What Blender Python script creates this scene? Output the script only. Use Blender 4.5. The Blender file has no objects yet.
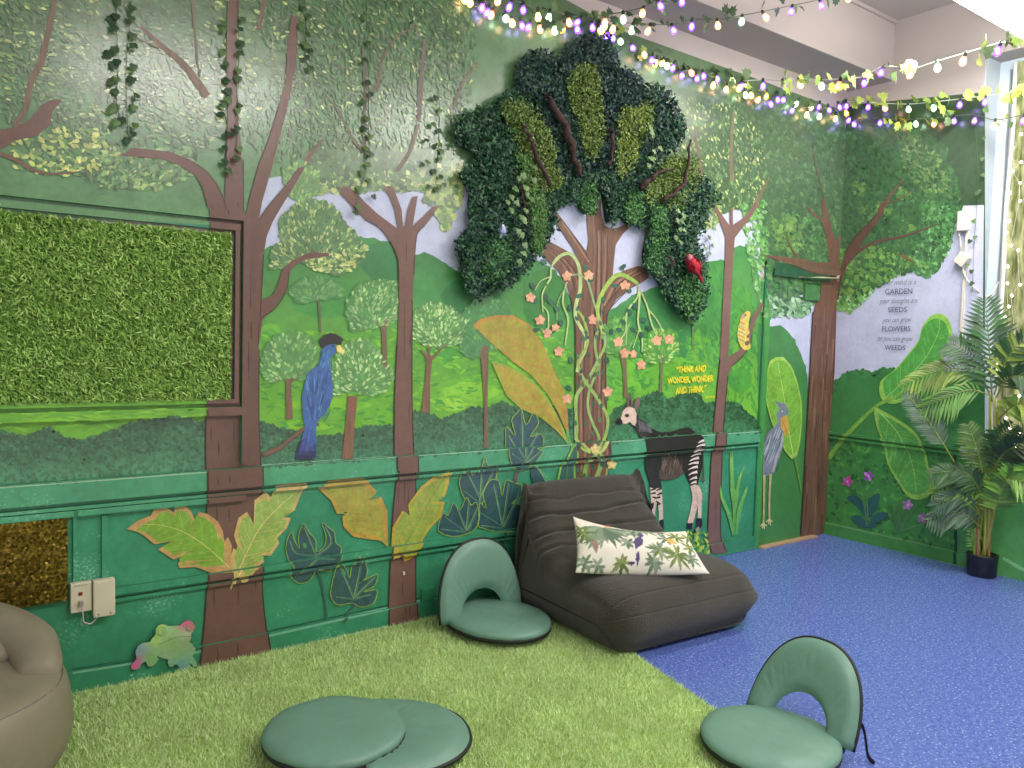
import bpy, bmesh, math, random
import numpy as np
from mathutils import Vector, Matrix, noise as mnoise
from mathutils.geometry import tessellate_polygon

random.seed(7)
RNG = np.random.default_rng(11)
S = bpy.context.scene
COL = S.collection
PI = math.pi

# ------------------------------------------------------------------ camera
CX, CY, FPX = 512.0, 384.0, 800.0
EYE = np.array([0.0, 0.0, 1.45])
YAW, PITCH, ROLL = 0.635732, 0.059290, 0.028979
_d = np.array([math.sin(YAW) * math.cos(PITCH), math.cos(YAW) * math.cos(PITCH), -math.sin(PITCH)])
_r = np.cross(_d, [0, 0, 1]); _r /= np.linalg.norm(_r)
_u = np.cross(_r, _d)
R_ = _r * math.cos(ROLL) + _u * math.sin(ROLL)
U_ = _u * math.cos(ROLL) - _r * math.sin(ROLL)
D_ = _d
WALL_Y = 3.466          # mural wall
WALL_X = 5.604          # window wall


def ray(px, py):
    return D_ + R_ * ((px - CX) / FPX) + U_ * ((CY - py) / FPX)


def on_y(px, py, y):
    v = ray(px, py); return Vector(EYE + v * (y / v[1]))


def on_x(px, py, x):
    v = ray(px, py); return Vector(EYE + v * (x / v[0]))


def on_z(px, py, z=0.0):
    v = ray(px, py); return Vector(EYE + v * ((z - EYE[2]) / v[2]))


cam_data = bpy.data.cameras.new('camera')
cam = bpy.data.objects.new('camera', cam_data)
COL.objects.link(cam)
cam_data.sensor_width = 36.0
cam_data.lens = 36.0 * FPX / 1024.0
cam_data.clip_start = 0.05
M = Matrix.Identity(4)
for i in range(3):
    M[i][0], M[i][1], M[i][2], M[i][3] = R_[i], U_[i], -D_[i], EYE[i]
cam.matrix_world = M
S.camera = cam
S.view_settings.view_transform = 'Standard'
S.view_settings.look = 'None'
S.view_settings.gamma = 1.0
S.view_settings.exposure = 0.14
S.view_settings.use_curve_mapping = False


# ------------------------------------------------------------------ colour + materials
def lin(c):
    o = []
    for v in c[:3]:
        v = v / 255.0
        o.append(v / 12.92 if v <= 0.04045 else ((v + 0.055) / 1.055) ** 2.4)
    return (o[0], o[1], o[2], 1.0)


def new_mat(name):
    m = bpy.data.materials.new(name); m.use_nodes = True
    nt = m.node_tree
    b = nt.nodes['Principled BSDF']
    return m, nt, b


def mat(name, col, rough=0.5, metal=0.0, var=0.0, scale=20.0, bump=0.0, bscale=80.0, spec=0.5, sheen=0.0, stretch=None, col2=None):
    """plain procedural surface: base colour with noise variation and noise bump"""
    m, nt, b = new_mat(name)
    b.inputs['Roughness'].default_value = rough
    b.inputs['Metallic'].default_value = metal
    b.inputs['Specular IOR Level'].default_value = spec
    if sheen: b.inputs['Sheen Weight'].default_value = sheen
    tc = nt.nodes.new('ShaderNodeTexCoord')
    vec = tc.outputs['Object']
    if stretch:
        mp = nt.nodes.new('ShaderNodeMapping'); mp.inputs['Scale'].default_value = stretch
        nt.links.new(vec, mp.inputs['Vector']); vec = mp.outputs['Vector']
    c = lin(col)
    if var > 0 or col2:
        n = nt.nodes.new('ShaderNodeTexNoise'); n.inputs['Scale'].default_value = scale; n.inputs['Detail'].default_value = 4
        nt.links.new(vec, n.inputs['Vector'])
        r = nt.nodes.new('ShaderNodeValToRGB')
        r.color_ramp.elements[0].position = 0.3; r.color_ramp.elements[1].position = 0.7
        if col2: lo, hi = c, lin(col2)
        else:
            lo = tuple(x * (1 - var) for x in c[:3]) + (1,); hi = tuple(min(1, x * (1 + var)) for x in c[:3]) + (1,)
        r.color_ramp.elements[0].color = lo; r.color_ramp.elements[1].color = hi
        nt.links.new(n.outputs['Fac'], r.inputs['Fac']); nt.links.new(r.outputs['Color'], b.inputs['Base Color'])
    else:
        b.inputs['Base Color'].default_value = c
    if bump > 0:
        n2 = nt.nodes.new('ShaderNodeTexNoise'); n2.inputs['Scale'].default_value = bscale; n2.inputs['Detail'].default_value = 3
        nt.links.new(vec, n2.inputs['Vector'])
        bp = nt.nodes.new('ShaderNodeBump'); bp.inputs['Strength'].default_value = bump; bp.inputs['Distance'].default_value = 0.01
        nt.links.new(n2.outputs['Fac'], bp.inputs['Height']); nt.links.new(bp.outputs['Normal'], b.inputs['Normal'])
    return m


def attr_mat(name, rough=0.4, amt=0.12, s1=9.0, s2=45.0, bump=0.05, spec=0.5, flecks=0.0, stretch=(1, 1, 1), rng=(0.3, 0.7)):
    """colour from the mesh attribute Col, broken up by brushy noise"""
    m, nt, b = new_mat(name)
    b.inputs['Roughness'].default_value = rough
    b.inputs['Specular IOR Level'].default_value = spec
    at = nt.nodes.new('ShaderNodeAttribute'); at.attribute_name = 'Col'
    tc = nt.nodes.new('ShaderNodeTexCoord')
    mp = nt.nodes.new('ShaderNodeMapping'); mp.inputs['Scale'].default_value = stretch
    nt.links.new(tc.outputs['Object'], mp.inputs['Vector'])
    colour = at.outputs['Color']
    last_n = None
    for sc, a in ((s1, amt), (s2, amt * 0.7)):
        n = nt.nodes.new('ShaderNodeTexNoise'); n.inputs['Scale'].default_value = sc; n.inputs['Detail'].default_value = 5
        n.inputs['Roughness'].default_value = 0.65
        nt.links.new(mp.outputs['Vector'], n.inputs['Vector'])
        mr = nt.nodes.new('ShaderNodeMapRange')
        mr.inputs['From Min'].default_value = rng[0]; mr.inputs['From Max'].default_value = rng[1]
        mr.inputs['To Min'].default_value = 1 - a; mr.inputs['To Max'].default_value = 1 + a
        nt.links.new(n.outputs['Fac'], mr.inputs['Value'])
        mx = nt.nodes.new('ShaderNodeVectorMath'); mx.operation = 'SCALE'
        nt.links.new(colour, mx.inputs[0]); nt.links.new(mr.outputs['Result'], mx.inputs['Scale'])
        colour = mx.outputs['Vector']; last_n = n
    if flecks > 0:
        n = nt.nodes.new('ShaderNodeTexNoise'); n.inputs['Scale'].default_value = 95; n.inputs['Detail'].default_value = 2
        nt.links.new(mp.outputs['Vector'], n.inputs['Vector'])
        n0 = nt.nodes.new('ShaderNodeTexNoise'); n0.inputs['Scale'].default_value = 5; n0.inputs['Detail'].default_value = 2
        nt.links.new(mp.outputs['Vector'], n0.inputs['Vector'])
        ml = nt.nodes.new('ShaderNodeMath'); ml.operation = 'MULTIPLY'
        nt.links.new(n.outputs['Fac'], ml.inputs[0]); nt.links.new(n0.outputs['Fac'], ml.inputs[1])
        mr = nt.nodes.new('ShaderNodeMapRange')
        mr.inputs['From Min'].default_value = 0.36; mr.inputs['From Max'].default_value = 0.46
        mr.inputs['To Max'].default_value = flecks
        nt.links.new(ml.outputs['Value'], mr.inputs['Value'])
        mix = nt.nodes.new('ShaderNodeMix'); mix.data_type = 'RGBA'
        mix.inputs['B'].default_value = lin((170, 215, 195))
        nt.links.new(mr.outputs['Result'], mix.inputs['Factor']); nt.links.new(colour, mix.inputs['A'])
        colour = mix.outputs['Result']
    nt.links.new(colour, b.inputs['Base Color'])
    if bump:
        bp = nt.nodes.new('ShaderNodeBump'); bp.inputs['Strength'].default_value = bump; bp.inputs['Distance'].default_value = 0.01
        nt.links.new(last_n.outputs['Fac'], bp.inputs['Height']); nt.links.new(bp.outputs['Normal'], b.inputs['Normal'])
    return m


def emit_mat(name, col, strength, sample=False):
    m, nt, b = new_mat(name)
    b.inputs['Base Color'].default_value = lin(col)
    b.inputs['Emission Color'].default_value = lin(col)
    b.inputs['Emission Strength'].default_value = strength
    if not sample:
        m.cycles.emission_sampling = 'NONE'
    return m


# ------------------------------------------------------------------ object helpers
def tag(o, label=None, cat=None, group=None, kind=None):
    if label: o['label'] = label
    if cat: o['category'] = cat
    if group: o['group'] = group
    if kind: o['kind'] = kind
    return o


def empty(name, loc=(0, 0, 0), rotz=0.0):
    o = bpy.data.objects.new(name, None); COL.objects.link(o)
    o.location = loc; o.rotation_euler = (0, 0, rotz); o.empty_display_size = 0.05
    return o


def link_mesh(name, me, m=None, parent=None, smooth=True):
    if m is not None:
        for x in (m if isinstance(m, (list, tuple)) else [m]): me.materials.append(x)
    o = bpy.data.objects.new(name, me); COL.objects.link(o)
    if parent is not None: o.parent = parent
    if smooth and len(me.polygons):
        me.polygons.foreach_set('use_smooth', [True] * len(me.polygons))
    return o


def mesh_from(verts, faces, cols=None):
    me = bpy.data.meshes.new('m')
    me.from_pydata([tuple(v) for v in verts], [], [tuple(f) for f in faces])
    if cols is not None:
        a = me.color_attributes.new('Col', 'FLOAT_COLOR', 'POINT')
        a.data.foreach_set('color', np.asarray(cols, dtype=np.float32).ravel())
    me.update()
    return me


def bm_obj(name, bm, m=None, parent=None, smooth=False):
    bmesh.ops.recalc_face_normals(bm, faces=bm.faces)
    me = bpy.data.meshes.new(name); bm.to_mesh(me); bm.free()
    return link_mesh(name, me, m, parent, smooth)


def add_box(bm, x0, x1, y0, y1, z0, z1, bevel=0.0):
    vs = [bm.verts.new(p) for p in ((x0, y0, z0), (x1, y0, z0), (x1, y1, z0), (x0, y1, z0), (x0, y0, z1), (x1, y0, z1), (x1, y1, z1), (x0, y1, z1))]
    fs = [bm.faces.new([vs[i] for i in q]) for q in ((0, 3, 2, 1), (4, 5, 6, 7), (0, 1, 5, 4), (1, 2, 6, 5), (2, 3, 7, 6), (3, 0, 4, 7))]
    if bevel > 0:
        es = {e for f in fs for e in f.edges}
        bmesh.ops.bevel(bm, geom=list(es), offset=bevel, segments=2, profile=0.6, affect='EDGES')


def box_obj(name, x0, x1, y0, y1, z0, z1, m, parent=None, bevel=0.0):
    bm = bmesh.new(); add_box(bm, x0, x1, y0, y1, z0, z1, bevel)
    return bm_obj(name, bm, m, parent)


def frame_axes(t):
    t = t.normalized()
    a = Vector((0, 0, 1)) if abs(t.z) < 0.9 else Vector((1, 0, 0))
    x = t.cross(a).normalized(); return x, x.cross(t).normalized()


def tube_data(pts, radii, n=8, caps=True):
    pts = [Vector(p) for p in pts]
    if not isinstance(radii, (list, tuple)): radii = [radii] * len(pts)
    V, Fc = [], []
    px = None
    for i, p in enumerate(pts):
        t = pts[min(i + 1, len(pts) - 1)] - pts[max(i - 1, 0)]
        if t.length < 1e-9: t = Vector((0, 0, 1))
        t.normalize()
        if px is None: x, y = frame_axes(t)
        else:
            x = px - t * px.dot(t)
            if x.length < 1e-6: x, y = frame_axes(t)
            x.normalize(); y = t.cross(x)
        px = x
        for k in range(n):
            a = 2 * PI * k / n
            V.append(p + (x * math.cos(a) + y * math.sin(a)) * radii[i])
    for i in range(len(pts) - 1):
        for k in range(n):
            k2 = (k + 1) % n
            Fc.append((i * n + k, i * n + k2, (i + 1) * n + k2, (i + 1) * n + k))
    if caps:
        Fc.append(tuple(range(n - 1, -1, -1))); Fc.append(tuple((len(pts) - 1) * n + k for k in range(n)))
    return V, Fc


class Geo:
    """collects verts, faces and colours for one mesh"""
    def __init__(self): self.v, self.f, self.c = [], [], []

    def add(self, V, Fc, col=None):
        b = len(self.v); self.v.extend(V); self.f.extend(tuple(i + b for i in f) for f in Fc)
        if col is not None: self.c.extend([col] * len(V))
        return self

    def tube(self, pts, r, n=8, col=None): return self.add(*tube_data(pts, r, n), col=col)

    def obj(self, name, m, parent=None, smooth=True):
        return link_mesh(name, mesh_from(self.v, self.f, self.c if self.c else None), m, parent, smooth)


def lathe_data(profile, n=24, cap=True):
    V, Fc = [], []
    for r, z in profile:
        for k in range(n):
            a = 2 * PI * k / n; V.append(Vector((r * math.cos(a), r * math.sin(a), z)))
    for i in range(len(profile) - 1):
        for k in range(n):
            k2 = (k + 1) % n
            Fc.append((i * n + k, i * n + k2, (i + 1) * n + k2, (i + 1) * n + k))
    if cap:
        Fc.append(tuple(range(n - 1, -1, -1))); Fc.append(tuple((len(profile) - 1) * n + k for k in range(n)))
    return V, Fc


def catmull(pts, n=6, closed=False):
    pts = [Vector(p) for p in pts]; out = []
    N = len(pts)
    for i in range(N if closed else N - 1):
        p0 = pts[(i - 1) % N] if closed or i > 0 else pts[0]
        p1 = pts[i]; p2 = pts[(i + 1) % N]
        p3 = pts[(i + 2) % N] if closed or i + 2 < N else pts[-1]
        for k in range(n):
            t = k / n
            out.append(0.5 * ((2 * p1) + (p2 - p0) * t + (2 * p0 - 5 * p1 + 4 * p2 - p3) * t * t + (3 * p1 - p0 - 3 * p2 + p3) * t ** 3))
    if not closed: out.append(pts[-1])
    return out


def Z(x0, y0, k, pts):
    """coordinates read off an enlarged crop that starts at (x0, y0), k times"""
    return [(x0 + p[0] / k, y0 + p[1] / k) for p in pts]
# ------------------------------------------------------------------ painting on the walls
# relief of the wall: (a0, a1, z0, z1, height); a = x on the mural wall, y on the window wall
DADO_Z0, DADO_Z1 = 0.765, 0.850
DOOR_X0, DOOR_X1, DOOR_Z = 4.765, 5.601, 1.975
RELIEF = {
    'L': [(-1.0, 4.70, DADO_Z0, DADO_Z1, 0.030),
          (-1.0, 4.70, 0.0, 0.095, 0.014),
          (0.60, 2.75, 0.375, 0.405, 0.026),       # lower rail
          (-1.0, 1.10, 1.905, 1.945, 0.026),       # frame of the upper panel
          (-1.0, 1.10, 1.080, 1.116, 0.026),
          (1.100, 1.130, 0.87, 1.945, 0.026),
          (-0.3, 1.12, 0.708, 0.732, 0.026),
          (0.46, 0.475, 0.40, 0.735, 0.012),
          (0.560, 0.580, 0.375, 0.700, 0.014),
          (4.70, 4.765, 0.0, 2.02, 0.016),
          (4.70, 5.60, 1.975, 2.02, 0.016),
          (-1.0, 1.088, 1.862, 1.889, 0.024), (-1.0, 1.088, 1.132, 1.150, 0.022), (1.068, 1.086, 1.150, 1.862, 0.022),
          (-1.0, 4.70, 0.735, 0.748, 0.022), (0.60, 2.75, 0.346, 0.359, 0.018),
          (DOOR_X0, DOOR_X1, 0.0, DOOR_Z, -0.004)],
    'R': [(2.50, 3.47, 0.774, 0.792, 0.020), (2.50, 3.47, 0.0, 0.085, 0.014), (0.9, 2.50, 0.0, 0.085, 0.014), (2.50, 3.47, 0.742, 0.758, 0.018)],
}


def relief(w, a, b):
    h = 0.0
    for a0, a1, b0, b1, hh in RELIEF[w]:
        if a0 < a < a1 and b0 < b < b1: h = hh
    return h


def wc(w, px, py):
    if w == 'L':
        v = ray(px, py); t = WALL_Y / v[1]; return (v[0] * t, EYE[2] + v[2] * t)
    v = ray(px, py); t = WALL_X / v[0]; return (v[1] * t, EYE[2] + v[2] * t)


def ww(w, a, b, off):
    if w == 'L': return (min(a, WALL_X - 0.002), WALL_Y - off, b)
    return (WALL_X - off, min(a, WALL_Y - 0.002), b)


def jit(c, amt):
    k = 1 + random.uniform(-amt, amt)
    return tuple(max(0, min(255, v * k + random.uniform(-amt, amt) * 25)) for v in c)


def inside(p, poly):
    x, y = p; r = False; j = len(poly) - 1
    for i in range(len(poly)):
        xi, yi = poly[i][0], poly[i][1]; xj, yj = poly[j][0], poly[j][1]
        if (yi > y) != (yj > y) and x < (xj - xi) * (y - yi) / (yj - yi) + xi: r = not r
        j = i
    return r


def rand_in(poly):
    xs = [p[0] for p in poly]; ys = [p[1] for p in poly]
    for _ in range(200):
        p = (random.uniform(min(xs), max(xs)), random.uniform(min(ys), max(ys)))
        if inside(p, poly): return p
    return poly[0]


def plin(c):
    l = .3 * c[0] + .59 * c[1] + .11 * c[2]
    return lin(tuple(v * .86 + l * .14 + 3 for v in c))


class Paint:
    """flat paint laid on a wall, following its mouldings; layer k lies k * 0.35 mm off the plaster"""
    def __init__(self, layer, w='L'):
        self.w, self.layer, self.k = w, layer * 0.0005, 0
        self.polys, self.dabl = [], []

    def _off(self):
        self.k += 1
        return self.layer + (self.k * 0.000003 if self.k < 150 else 0.00045 + random.random() * 0.0002)

    def poly(self, pts, col, smooth=0, clip=None):
        if smooth: pts = [(p[0], p[1]) for p in catmull([Vector((q[0], q[1], 0)) for q in pts], smooth, True)]
        ab = [wc(self.w, *p) for p in pts]
        tri = tessellate_polygon([[Vector((a, b, 0)) for a, b in ab]])
        self.polys.append(([(a, b) for a, b in ab], [tuple(t) for t in tri], [plin(col)] * len(ab), self._off()))
        return self

    def tufted(self, pts, col, amp=3.0, step=4.0):
        """outline broken into leafy bumps"""
        out = []
        n = len(pts)
        for i in range(n):
            p, q = Vector(pts[i] + (0,) if len(pts[i]) == 2 else pts[i]), Vector(pts[(i + 1) % n] + (0,))
            L = (q - p).length; m = max(1, int(L / step))
            nr = Vector((-(q - p).y, (q - p).x, 0)); nr = nr.normalized() if nr.length else nr
            for k in range(m):
                out.append(tuple((p.lerp(q, k / m) + nr * random.uniform(-amp, amp))[:2]))
        return self.poly(out, col)

    def strip(self, top, bot, c0, c1, rows=8):
        n = len(top); off = self._off(); V, T, C = [], [], []
        l0, l1 = np.array(plin(c0)), np.array(plin(c1))
        for r in range(rows + 1):
            t = r / rows
            for i in range(n):
                V.append(wc(self.w, top[i][0] + (bot[i][0] - top[i][0]) * t, top[i][1] + (bot[i][1] - top[i][1]) * t))
                C.append(tuple(l0 + (l1 - l0) * t))
        for r in range(rows):
            for i in range(n - 1):
                a = r * n + i
                T.append((a, a + 1, a + n + 1, a + n))
        self.polys.append((V, T, C, off)); return self

    def stroke(self, pts, w, col, smooth=5, col2=None):
        p = catmull([Vector((q[0], q[1], 0)) for q in pts], smooth) if smooth and len(pts) > 2 else [Vector((q[0], q[1], 0)) for q in pts]
        ws = w if isinstance(w, (list, tuple)) else [w, w]
        n = len(p); L, Rr = [], []
        for i in range(n):
            t = p[min(i + 1, n - 1)] - p[max(i - 1, 0)]
            nn = Vector((-t.y, t.x, 0)); nn = nn.normalized() if nn.length else Vector((1, 0, 0))
            f = i / max(1, n - 1) * (len(ws) - 1); k = min(int(f), len(ws) - 2); ww_ = ws[k] + (ws[k + 1] - ws[k]) * (f - k)
            L.append(p[i] + nn * ww_ / 2); Rr.append(p[i] - nn * ww_ / 2)
        V = [wc(self.w, q.x, q.y) for q in L + Rr]
        T = [(i, i + 1, n + i + 1, n + i) for i in range(n - 1)]
        a, b = np.array(plin(col)), np.array(plin(col2 or col))
        C = [tuple(a + (b - a) * (i % n) / max(1, n - 1)) for i in range(2 * n)]
        self.polys.append((V, T, C, self._off())); return self

    def dab(self, x, y, l, wd, ang, col):
        c, s = math.cos(ang), math.sin(ang)
        out = []
        for u, v in ((-.5, 0), (-.25, .42), (.2, .5), (.5, 0), (.2, -.5), (-.25, -.42)):
            out.append(wc(self.w, x + u * l * c - v * wd * s, y + u * l * s + v * wd * c))
        self.dabl.append((out, plin(col))); return self

    def dabs(self, poly, n, l, wd, ang, pal, jitter=0.5, amt=0.12):
        """n leaf-shaped brush dabs scattered in poly; ang is a number or f(x, y)"""
        for _ in range(n):
            x, y = rand_in(poly)
            a = ang(x, y) if callable(ang) else ang
            k = random.uniform(0.65, 1.35)
            self.dab(x, y, l * k, wd * k, a + random.gauss(0, jitter), jit(random.choice(pal), amt))
        return self

    def build(self, name, m, parent=None, label=None):
        V, Fc, C = [], [], []
        for ab, tris, cols, off in self.polys:
            A = [q[0] for q in ab]; B = [q[1] for q in ab]
            a0, a1, b0, b1 = min(A), max(A), min(B), max(B)
            hit = [r for r in RELIEF[self.w] if r[0] < a1 and r[1] > a0 and r[2] < b1 and r[3] > b0]
            bm = bmesh.new(); cl = bm.verts.layers.float_color.new('c')
            vs = []
            for (a, b), c in zip(ab, cols):
                v = bm.verts.new((a, b, 0)); v[cl] = c; vs.append(v)
            for t in tris:
                try: bm.faces.new([vs[i] for i in t])
                except ValueError: pass
            done = set()
            for r in hit:
                for ax, val, lo, hi in ((0, r[0], a0, a1), (0, r[1], a0, a1), (1, r[2], b0, b1), (1, r[3], b0, b1)):
                    if lo < val < hi and (ax, val) not in done:
                        done.add((ax, val))
                        bmesh.ops.bisect_plane(bm, geom=bm.verts[:] + bm.edges[:] + bm.faces[:], dist=1e-6,
                                               plane_co=(val, val, 0), plane_no=(1, 0, 0) if ax == 0 else (0, 1, 0))
            for f in bm.faces:
                c = f.calc_center_median(); h = relief(self.w, c.x, c.y) if hit else 0.0
                k = len(V)
                for v in f.verts:
                    V.append(ww(self.w, v.co.x, v.co.y, off + h)); C.append(tuple(v[cl]))
                Fc.append(tuple(range(k, k + len(f.verts))))
            bm.free()
        for out, c in self.dabl:
            ca = sum(q[0] for q in out) / 6; cb = sum(q[1] for q in out) / 6
            off = self.layer + 0.00065 + random.random() * 0.00025 + relief(self.w, ca, cb)
            k = len(V)
            for a, b in out: V.append(ww(self.w, a, b, off)); C.append(c)
            Fc.append(tuple(range(k, k + 6)))
        o = link_mesh(name, mesh_from(V, Fc, C), m, parent, smooth=False)
        if label: o['label'] = label
        return o


P_FLAT = attr_mat('mural_paint', rough=0.30, amt=0.10, s1=7, s2=40, bump=0.04)
P_MOTT = attr_mat('mural_foliage_paint', rough=0.25, amt=0.20, s1=8, s2=34, bump=0.02, spec=0.9)
P_SOFT = attr_mat('mural_meadow_paint', rough=0.38, amt=0.16, s1=3.5, s2=22, bump=0.04)
P_TEAL = attr_mat('wainscot_paint', rough=0.34, amt=0.16, s1=5, s2=30, bump=0.06, flecks=0.45)
P_BARK = attr_mat('mural_bark_paint', rough=0.42, amt=0.26, s1=7, s2=40, bump=0.10, stretch=(6, 6, 0.7))
P_LEAF = attr_mat('mural_leaf_paint', rough=0.25, amt=0.20, s1=16, s2=60, bump=0.02, spec=0.9)

CREAM = mat('cream_wall_paint', (178, 169, 166), rough=0.7, var=0.03, scale=3)
CEIL = mat('ceiling_paint', (174, 165, 162), rough=0.8, var=0.03, scale=2)
TEAL = mat('wainscot_base', (42, 122, 86), rough=0.35, var=0.12, scale=6)

# ------------------------------------------------------------------ room shell
def structure(o): o['kind'] = 'structure'; return o

bm = bmesh.new()
T = 0.25
add_box(bm, -1.4, DOOR_X0, WALL_Y, WALL_Y + T, 0, 3.60)
add_box(bm, DOOR_X0, DOOR_X1, WALL_Y, WALL_Y + T, DOOR_Z, 3.60)
add_box(bm, WALL_X, WALL_X + T, WALL_Y, WALL_Y + T, 0, 3.60)
wallL = structure(bm_obj('wall_left', bm, CREAM)); wallL['label'] = 'long wall painted with a jungle mural above green wainscot panels'

WIN_Y0, WIN_Y1, WIN_Z0, WIN_Z1 = 0.95, 2.50, 0.80, 3.36
bm = bmesh.new()
add_box(bm, WALL_X, WALL_X + T, WIN_Y1, WALL_Y, 0, 3.80)
add_box(bm, WALL_X, WALL_X + T, -0.6, WIN_Y0, 0, 3.80)
add_box(bm, WALL_X, WALL_X + T, WIN_Y0, WIN_Y1, 0, WIN_Z0)
add_box(bm, WALL_X, WALL_X + T, WIN_Y0, WIN_Y1, WIN_Z1, 3.80)
wallR = structure(bm_obj('wall_right', bm, CREAM)); wallR['label'] = 'end wall with a painted tree, a printed verse and a window'

# speckled blue vinyl floor
m, nt, b = new_mat('blue_speckled_vinyl')
b.inputs['Roughness'].default_value = 0.24
tc = nt.nodes.new('ShaderNodeTexCoord')
def nz(scale, detail=2):
    n = nt.nodes.new('ShaderNodeTexNoise'); n.inputs['Scale'].default_value = scale; n.inputs['Detail'].default_value = detail
    nt.links.new(tc.outputs['Object'], n.inputs['Vector']); return n.outputs['Fac']
r1 = nt.nodes.new('ShaderNodeValToRGB'); nt.links.new(nz(55, 4), r1.inputs['Fac'])
r1.color_ramp.elements[0].position = 0.34; r1.color_ramp.elements[0].color = lin((72, 92, 164))
r1.color_ramp.elements[1].position = 0.68; r1.color_ramp.elements[1].color = lin((98, 119, 188))
r2 = nt.nodes.new('ShaderNodeMapRange'); nt.links.new(nz(105, 1), r2.inputs['Value'])
r2.inputs['From Min'].default_value = 0.63; r2.inputs['From Max'].default_value = 0.70; r2.inputs['To Max'].default_value = 0.75
mx = nt.nodes.new('ShaderNodeMix'); mx.data_type = 'RGBA'; mx.inputs['B'].default_value = lin((186, 200, 232))
nt.links.new(r2.outputs['Result'], mx.inputs['Factor']); nt.links.new(r1.outputs['Color'], mx.inputs['A'])
nt.links.new(mx.outputs['Result'], b.inputs['Base Color'])
VINYL = m
bm = bmesh.new(); add_box(bm, -1.4, WALL_X + T, -0.6, WALL_Y + T, -0.06, 0.0)
structure(bm_obj('floor', bm, VINYL))

bm = bmesh.new(); add_box(bm, -1.4, WALL_X + T, -0.6, WALL_Y + T, 3.77, 3.85)
structure(bm_obj('ceiling', bm, CEIL))
BEAM_Y = 3.126
bm = bmesh.new(); add_box(bm, -1.4, WALL_X, BEAM_Y, WALL_Y + 0.05, 3.35, 3.77)
beam = structure(bm_obj('beam', bm, CEIL))
bm = bmesh.new(); add_box(bm, -1.4, WALL_X, BEAM_Y - 0.012, BEAM_Y, 3.35, 3.385, 0.003); add_box(bm, -1.4, WALL_X, BEAM_Y - 0.02, BEAM_Y, 3.745, 3.77, 0.004)
bm_obj('beam_moulding', bm, CEIL, beam)

# mouldings on the mural wall (each a strip of the wall)
MOULD = mat('moulding_green', (52, 128, 92), rough=0.35, var=0.12, scale=8)
names = ['trim_1', 'baseboard_left', 'trim_2', 'trim_3', 'trim_4', 'trim_5', 'trim_6', 'trim_7', 'trim_8', 'trim_9', 'trim_10', 'trim_14', 'trim_15', 'trim_16', 'trim_17', 'trim_18']
labs = ['dado rail along the mural wall', 'green baseboard under the mural', 'lower panel rail along the mural wall', 'moulding above the artificial grass panel', 'moulding below the artificial grass panel',
        'upright moulding on the brown trunk beside the grass panel', 'moulding above the gold sequin panel', 'upright moulding right of the gold sequin panel', 'upright moulding above the wall sockets', 'left casing of the painted door', 'header casing of the painted door', 'inner bead above the artificial grass panel', 'inner bead below the artificial grass panel', 'inner upright bead right of the artificial grass panel', 'thin bead under the dado rail', 'thin bead under the lower panel rail']
for nm, lb, (a0, a1, b0, b1, h) in zip(names, labs, RELIEF['L'][:16]):
    bm = bmesh.new(); add_box(bm, max(a0, -1.0), a1, WALL_Y - h, WALL_Y + 0.01, b0, b1)
    o = structure(bm_obj(nm, bm, MOULD)); o['label'] = lb
for nm, lb, (a0, a1, b0, b1, h) in zip(['trim_11', 'baseboard_right', 'baseboard_right.001', 'trim_19'], ['thin rail on the window wall', 'green baseboard below the verse wall', 'green baseboard below the window', 'thin bead under the rail on the window wall'], RELIEF['R']):
    bm = bmesh.new(); add_box(bm, WALL_X - h, WALL_X + 0.01, a0, min(a1, WALL_Y), b0, b1)
    o = structure(bm_obj(nm, bm, MOULD)); o['label'] = lb

# door
door = structure(box_obj('door_1', DOOR_X0 + 0.003, DOOR_X1 - 0.003, WALL_Y + 0.004, WALL_Y + 0.044, 0.012, DOOR_Z - 0.006, mat('door_green', (58, 128, 60), 0.4, var=0.1)))
door['label'] = 'green painted door with a grey stork and a large leaf'
thr = structure(box_obj('trim_12', DOOR_X0, DOOR_X1 - 0.16, WALL_Y - 0.05, WALL_Y + 0.08, 0.0, 0.012, mat('threshold_wood', (176, 144, 112), 0.5, var=0.12, scale=14), bevel=0.003))
thr['label'] = 'tan wooden threshold strip below the painted door'
# ------------------------------------------------------------------ the mural: backdrop
BG = Paint(1)
BG.strip([(-420, -60), (200, -60), (460, -60), (620, 30), (760, 80), (846, 112)], [(-420, 190), (200, 225), (460, 235), (620, 250), (760, 262), (838, 272)], (78, 112, 70), (84, 142, 80), 10)
BG.build('painted_canopy_backdrop', P_MOTT, wallL)
SKY = Paint(2)
SKY.poly([(255, 180), (340, 168), (470, 175), (560, 180), (640, 180), (760, 200), (760, 330), (255, 320)], (186, 193, 222))
SKY.poly([(755, 300), (838, 290), (838, 400), (755, 400)], (182, 188, 218))
SKY.build('painted_sky', P_FLAT, wallL, 'pale lavender painted sky')

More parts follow.
